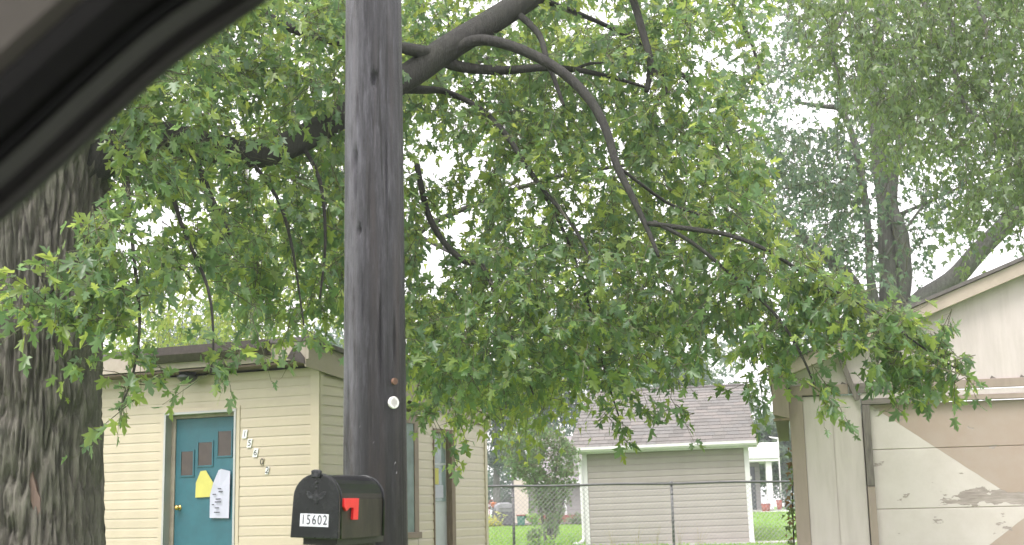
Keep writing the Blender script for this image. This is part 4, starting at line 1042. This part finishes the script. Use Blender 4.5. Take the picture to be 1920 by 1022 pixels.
# ---- shrub in the yard, weeds, hostas, vine
SH = empty('shrub', (.72, 30, .3), 0, 'tall vase-shaped shrub behind the fence, left of the grey shed', 'shrub')
shl = [limb_pts(s) for s in ([(1030, 1040, 30, 8), (1028, 990, 30, 7), (1020, 940, 30, 5), (985, 860, 30, 3)], [(1032, 1040, 30, 7), (1036, 980, 30, 6), (1040, 900, 30, 4), (1050, 830, 30, 2)], [(1026, 1040, 30, 6), (1015, 960, 30, 5), (1000, 900, 29.8, 3)], [(1034, 1040, 30, 6), (1050, 960, 30, 4), (1065, 920, 30, 2)])]
add_limbs(SH, shl, M['bark_far'], 6, 'stem')
cen6 = scatter([(940, 820), (1000, 780), (1050, 810), (1078, 850), (1075, 900), (1060, 950), (1045, 985), (1015, 985), (1000, 940), (985, 900), (950, 870)], 400, lambda x, y: random.uniform(29.4, 30.7))
grow(SH, shl, cen6, .34, 16, .085, 'shrub', M['leaf_far'], M['bark_far'], T_SIMP, droop=.3, petiole=False, branch_r=.004)

def low_plant(name, label, cat, base, rad, h, n, ls, pal, group=None, stems=6):
    T_ = empty(name, base, 0, label, cat, group)
    mbs = MB()
    P_ = []
    for k in range(stems):
        a = RNG.uniform(0, 6.28); r_ = rad * RNG.uniform(.2, .9); top = Vector((r_ * math.cos(a), r_ * math.sin(a), h * RNG.uniform(.6, 1)))
        mbs.tube([(0, 0, 0), top * .5 + Vector((0, 0, h * .15)), top], [.008, .006, .003], 4, cap=False); P_.append(top)
    mbs.build('stems', M['bark_far'], T_)
    pos = np.array([np.array(P_[RNG.integers(0, len(P_))]) * RNG.uniform(.25, 1.05) + RNG.normal(0, rad * .22, 3) for _ in range(n)]); pos[:, 2] = np.abs(pos[:, 2])
    d_ = unit(pos * np.array((1, 1, .3)) + RNG.normal(0, rad * .4, (n, 3))); nr = RNG.normal(0, .5, (n, 3)) + np.array((0, -.3, 1)); nr = unit(nr - d_ * (nr * d_).sum(1, keepdims=True))
    link('foliage', leaves_mesh('foliage', pos, d_, nr, RNG.uniform(.6, 1.2, n) * ls, pick(pal, n), T_SIMP), M['leaf_far'], T_, kind='stuff')
for k, (px, py, Y, rad, h, pal, lab) in enumerate([
    (1020, 1040, 26.2, .30, .50, 'bright', 'bright green weed clump at the fence foot below the shrub'),
    (1060, 1040, 26.4, .34, .48, 'bright', 'bright green weed clump beside the shed downspout'),
    (1002, 1035, 26.6, .16, .62, 'shrub', 'thin reddish weed left of the bright green clumps')]):
    low_plant('weed_clump', lab, 'weed', at(px, py, Y) - Vector((0, 0, .12)), rad, h, 150, .11, pal, 'weeds at the fence')
low_plant('yellow_shrub', 'low yellow-green shrub in front of the covered grill', 'shrub', (-1.1, 59.8, .5), .55, .5, 260, .16, 'yellow')
low_plant('hosta', 'pale green hosta in the far bed right of the bin', 'plant', (.78, 60.2, .55), .38, .42, 160, .2, 'bright')
low_plant('hosta', 'low green plant at the brick base, left of the shed downspout', 'plant', (2.8, 61, .55), .5, .35, 160, .2, 'shrub')
low_plant('grey_shrub', 'grey-green shrub beside the far porch slab', 'shrub', (13.6, 65.2, .9), .9, 1.0, 400, .18, 'far')
# climbing vine with turning leaves on the garage corner
VN = empty('climbing_vine', at(1486, 1060, 13.2), 0, 'orange and green vine climbing the left side of the garage', 'vine')
vpts = [at(1488 + 2 * math.sin(y / 40), y, 13.3) for y in range(1080, 690, -26)]
add_limbs(VN, [(vpts, [.010 - .0005 * i for i in range(len(vpts))])], M['bark_limb'], 5, 'stem')
vp = []
for y in list(range(1060, 830, -7)):
    for _ in range(2 if y > 930 else 1): vp.append(at(1486 + random.uniform(-8, 3) - (6 if 935 < y < 1000 and random.random() < .5 else 0), y + random.uniform(-4, 4), random.uniform(13.0, 13.4)))
n = len(vp); pos = np.array([tuple(p) for p in vp]) - np.array(VN.location)
d_ = unit(RNG.normal(0, .6, (n, 3)) + np.array((-.3, -.2, -.7))); nr = RNG.normal(0, .4, (n, 3)) + np.array((-.5, -.8, .4)); nr = unit(nr - d_ * (nr * d_).sum(1, keepdims=True))
link('foliage', leaves_mesh('foliage', pos, d_, nr, RNG.uniform(.05, .10, n), pick('orange', n), T_SIMP), M['leaf_far'], VN, kind='stuff')
# dry stalks before the shed
for k, px in enumerate((1150, 1196, 1232, 1275, 1312)):
    p = at(px, 1035, 29.5); T_ = empty('grass_stalk', p - Vector((0, 0, .15)), 0, ['thin dry grass tuft before the shed wall, leftmost of five', 'thin dry grass tuft before the shed wall, second from the left', 'thin dry grass tuft just left of the fence post before the shed', 'thin dry grass tuft just right of the fence post before the shed', 'thin dry grass tuft before the shed wall, rightmost of five'][k], 'weed', 'dry grass before the shed')
    mbs = MB()
    for _ in range(9):
        a = random.uniform(0, 6.28); r_ = random.uniform(.05, .3); h = random.uniform(.45, .8)
        mbs.tube([(0, 0, 0), (r_ * .3 * math.cos(a), r_ * .3 * math.sin(a), h * .6), (r_ * math.cos(a), r_ * math.sin(a), h)], [.005, .004, .002], 3, cap=False)
    mbs.build('stalks', plain('straw', (.28, .25, .14), .8) if k == 0 else bpy.data.materials['straw'], T_)
# lawn blades where the lawn shows
n = 26000
gx = np.concatenate([RNG.uniform(-3, 4.5, n // 2), RNG.uniform(4.5, 16, n // 2)]); gy = RNG.uniform(27, 62, n)
gzv = np.array([gz(x, y) for x, y in zip(gx, gy)])
pos = np.stack([gx, gy, gzv], 1); d_ = unit(RNG.normal(0, .35, (n, 3)) + np.array((0, 0, 1.))); nr = RNG.normal(0, 1, (n, 3)); nr = unit(nr - d_ * (nr * d_).sum(1, keepdims=True))
PAL['lawn'] = np.array([(.12, .24, .03), (.14, .27, .035), (.16, .28, .04)])
gr_ = link('lawn_grass', leaves_mesh('lawn_grass', pos, d_, nr, RNG.uniform(.05, .09, n), pick('lawn', n), T_SIMP), M['leaf_far'], kind='stuff'); gr_['label'] = 'short bright green lawn grass behind the fence'; gr_['category'] = 'grass'

# ------------------------------------------------------------------ damp air
m = bpy.data.materials.new('haze_air'); m.use_nodes = True
N, L = m.node_tree.nodes, m.node_tree.links
N.remove(N['Principled BSDF'])
pv = N.new('ShaderNodeVolumePrincipled'); pv.inputs['Color'].default_value = (.95, .97, 1, 1); pv.inputs['Density'].default_value = .0015
pv.inputs['Anisotropy'].default_value = .2
L.new(pv.outputs[0], N['Material Output'].inputs['Volume'])
hz = MB().box(-240, 240, -130, 360, -1.2, 26).build('haze', m); hz['kind'] = 'stuff'; hz['label'] = 'thin damp haze filling the air'; hz['category'] = 'haze'
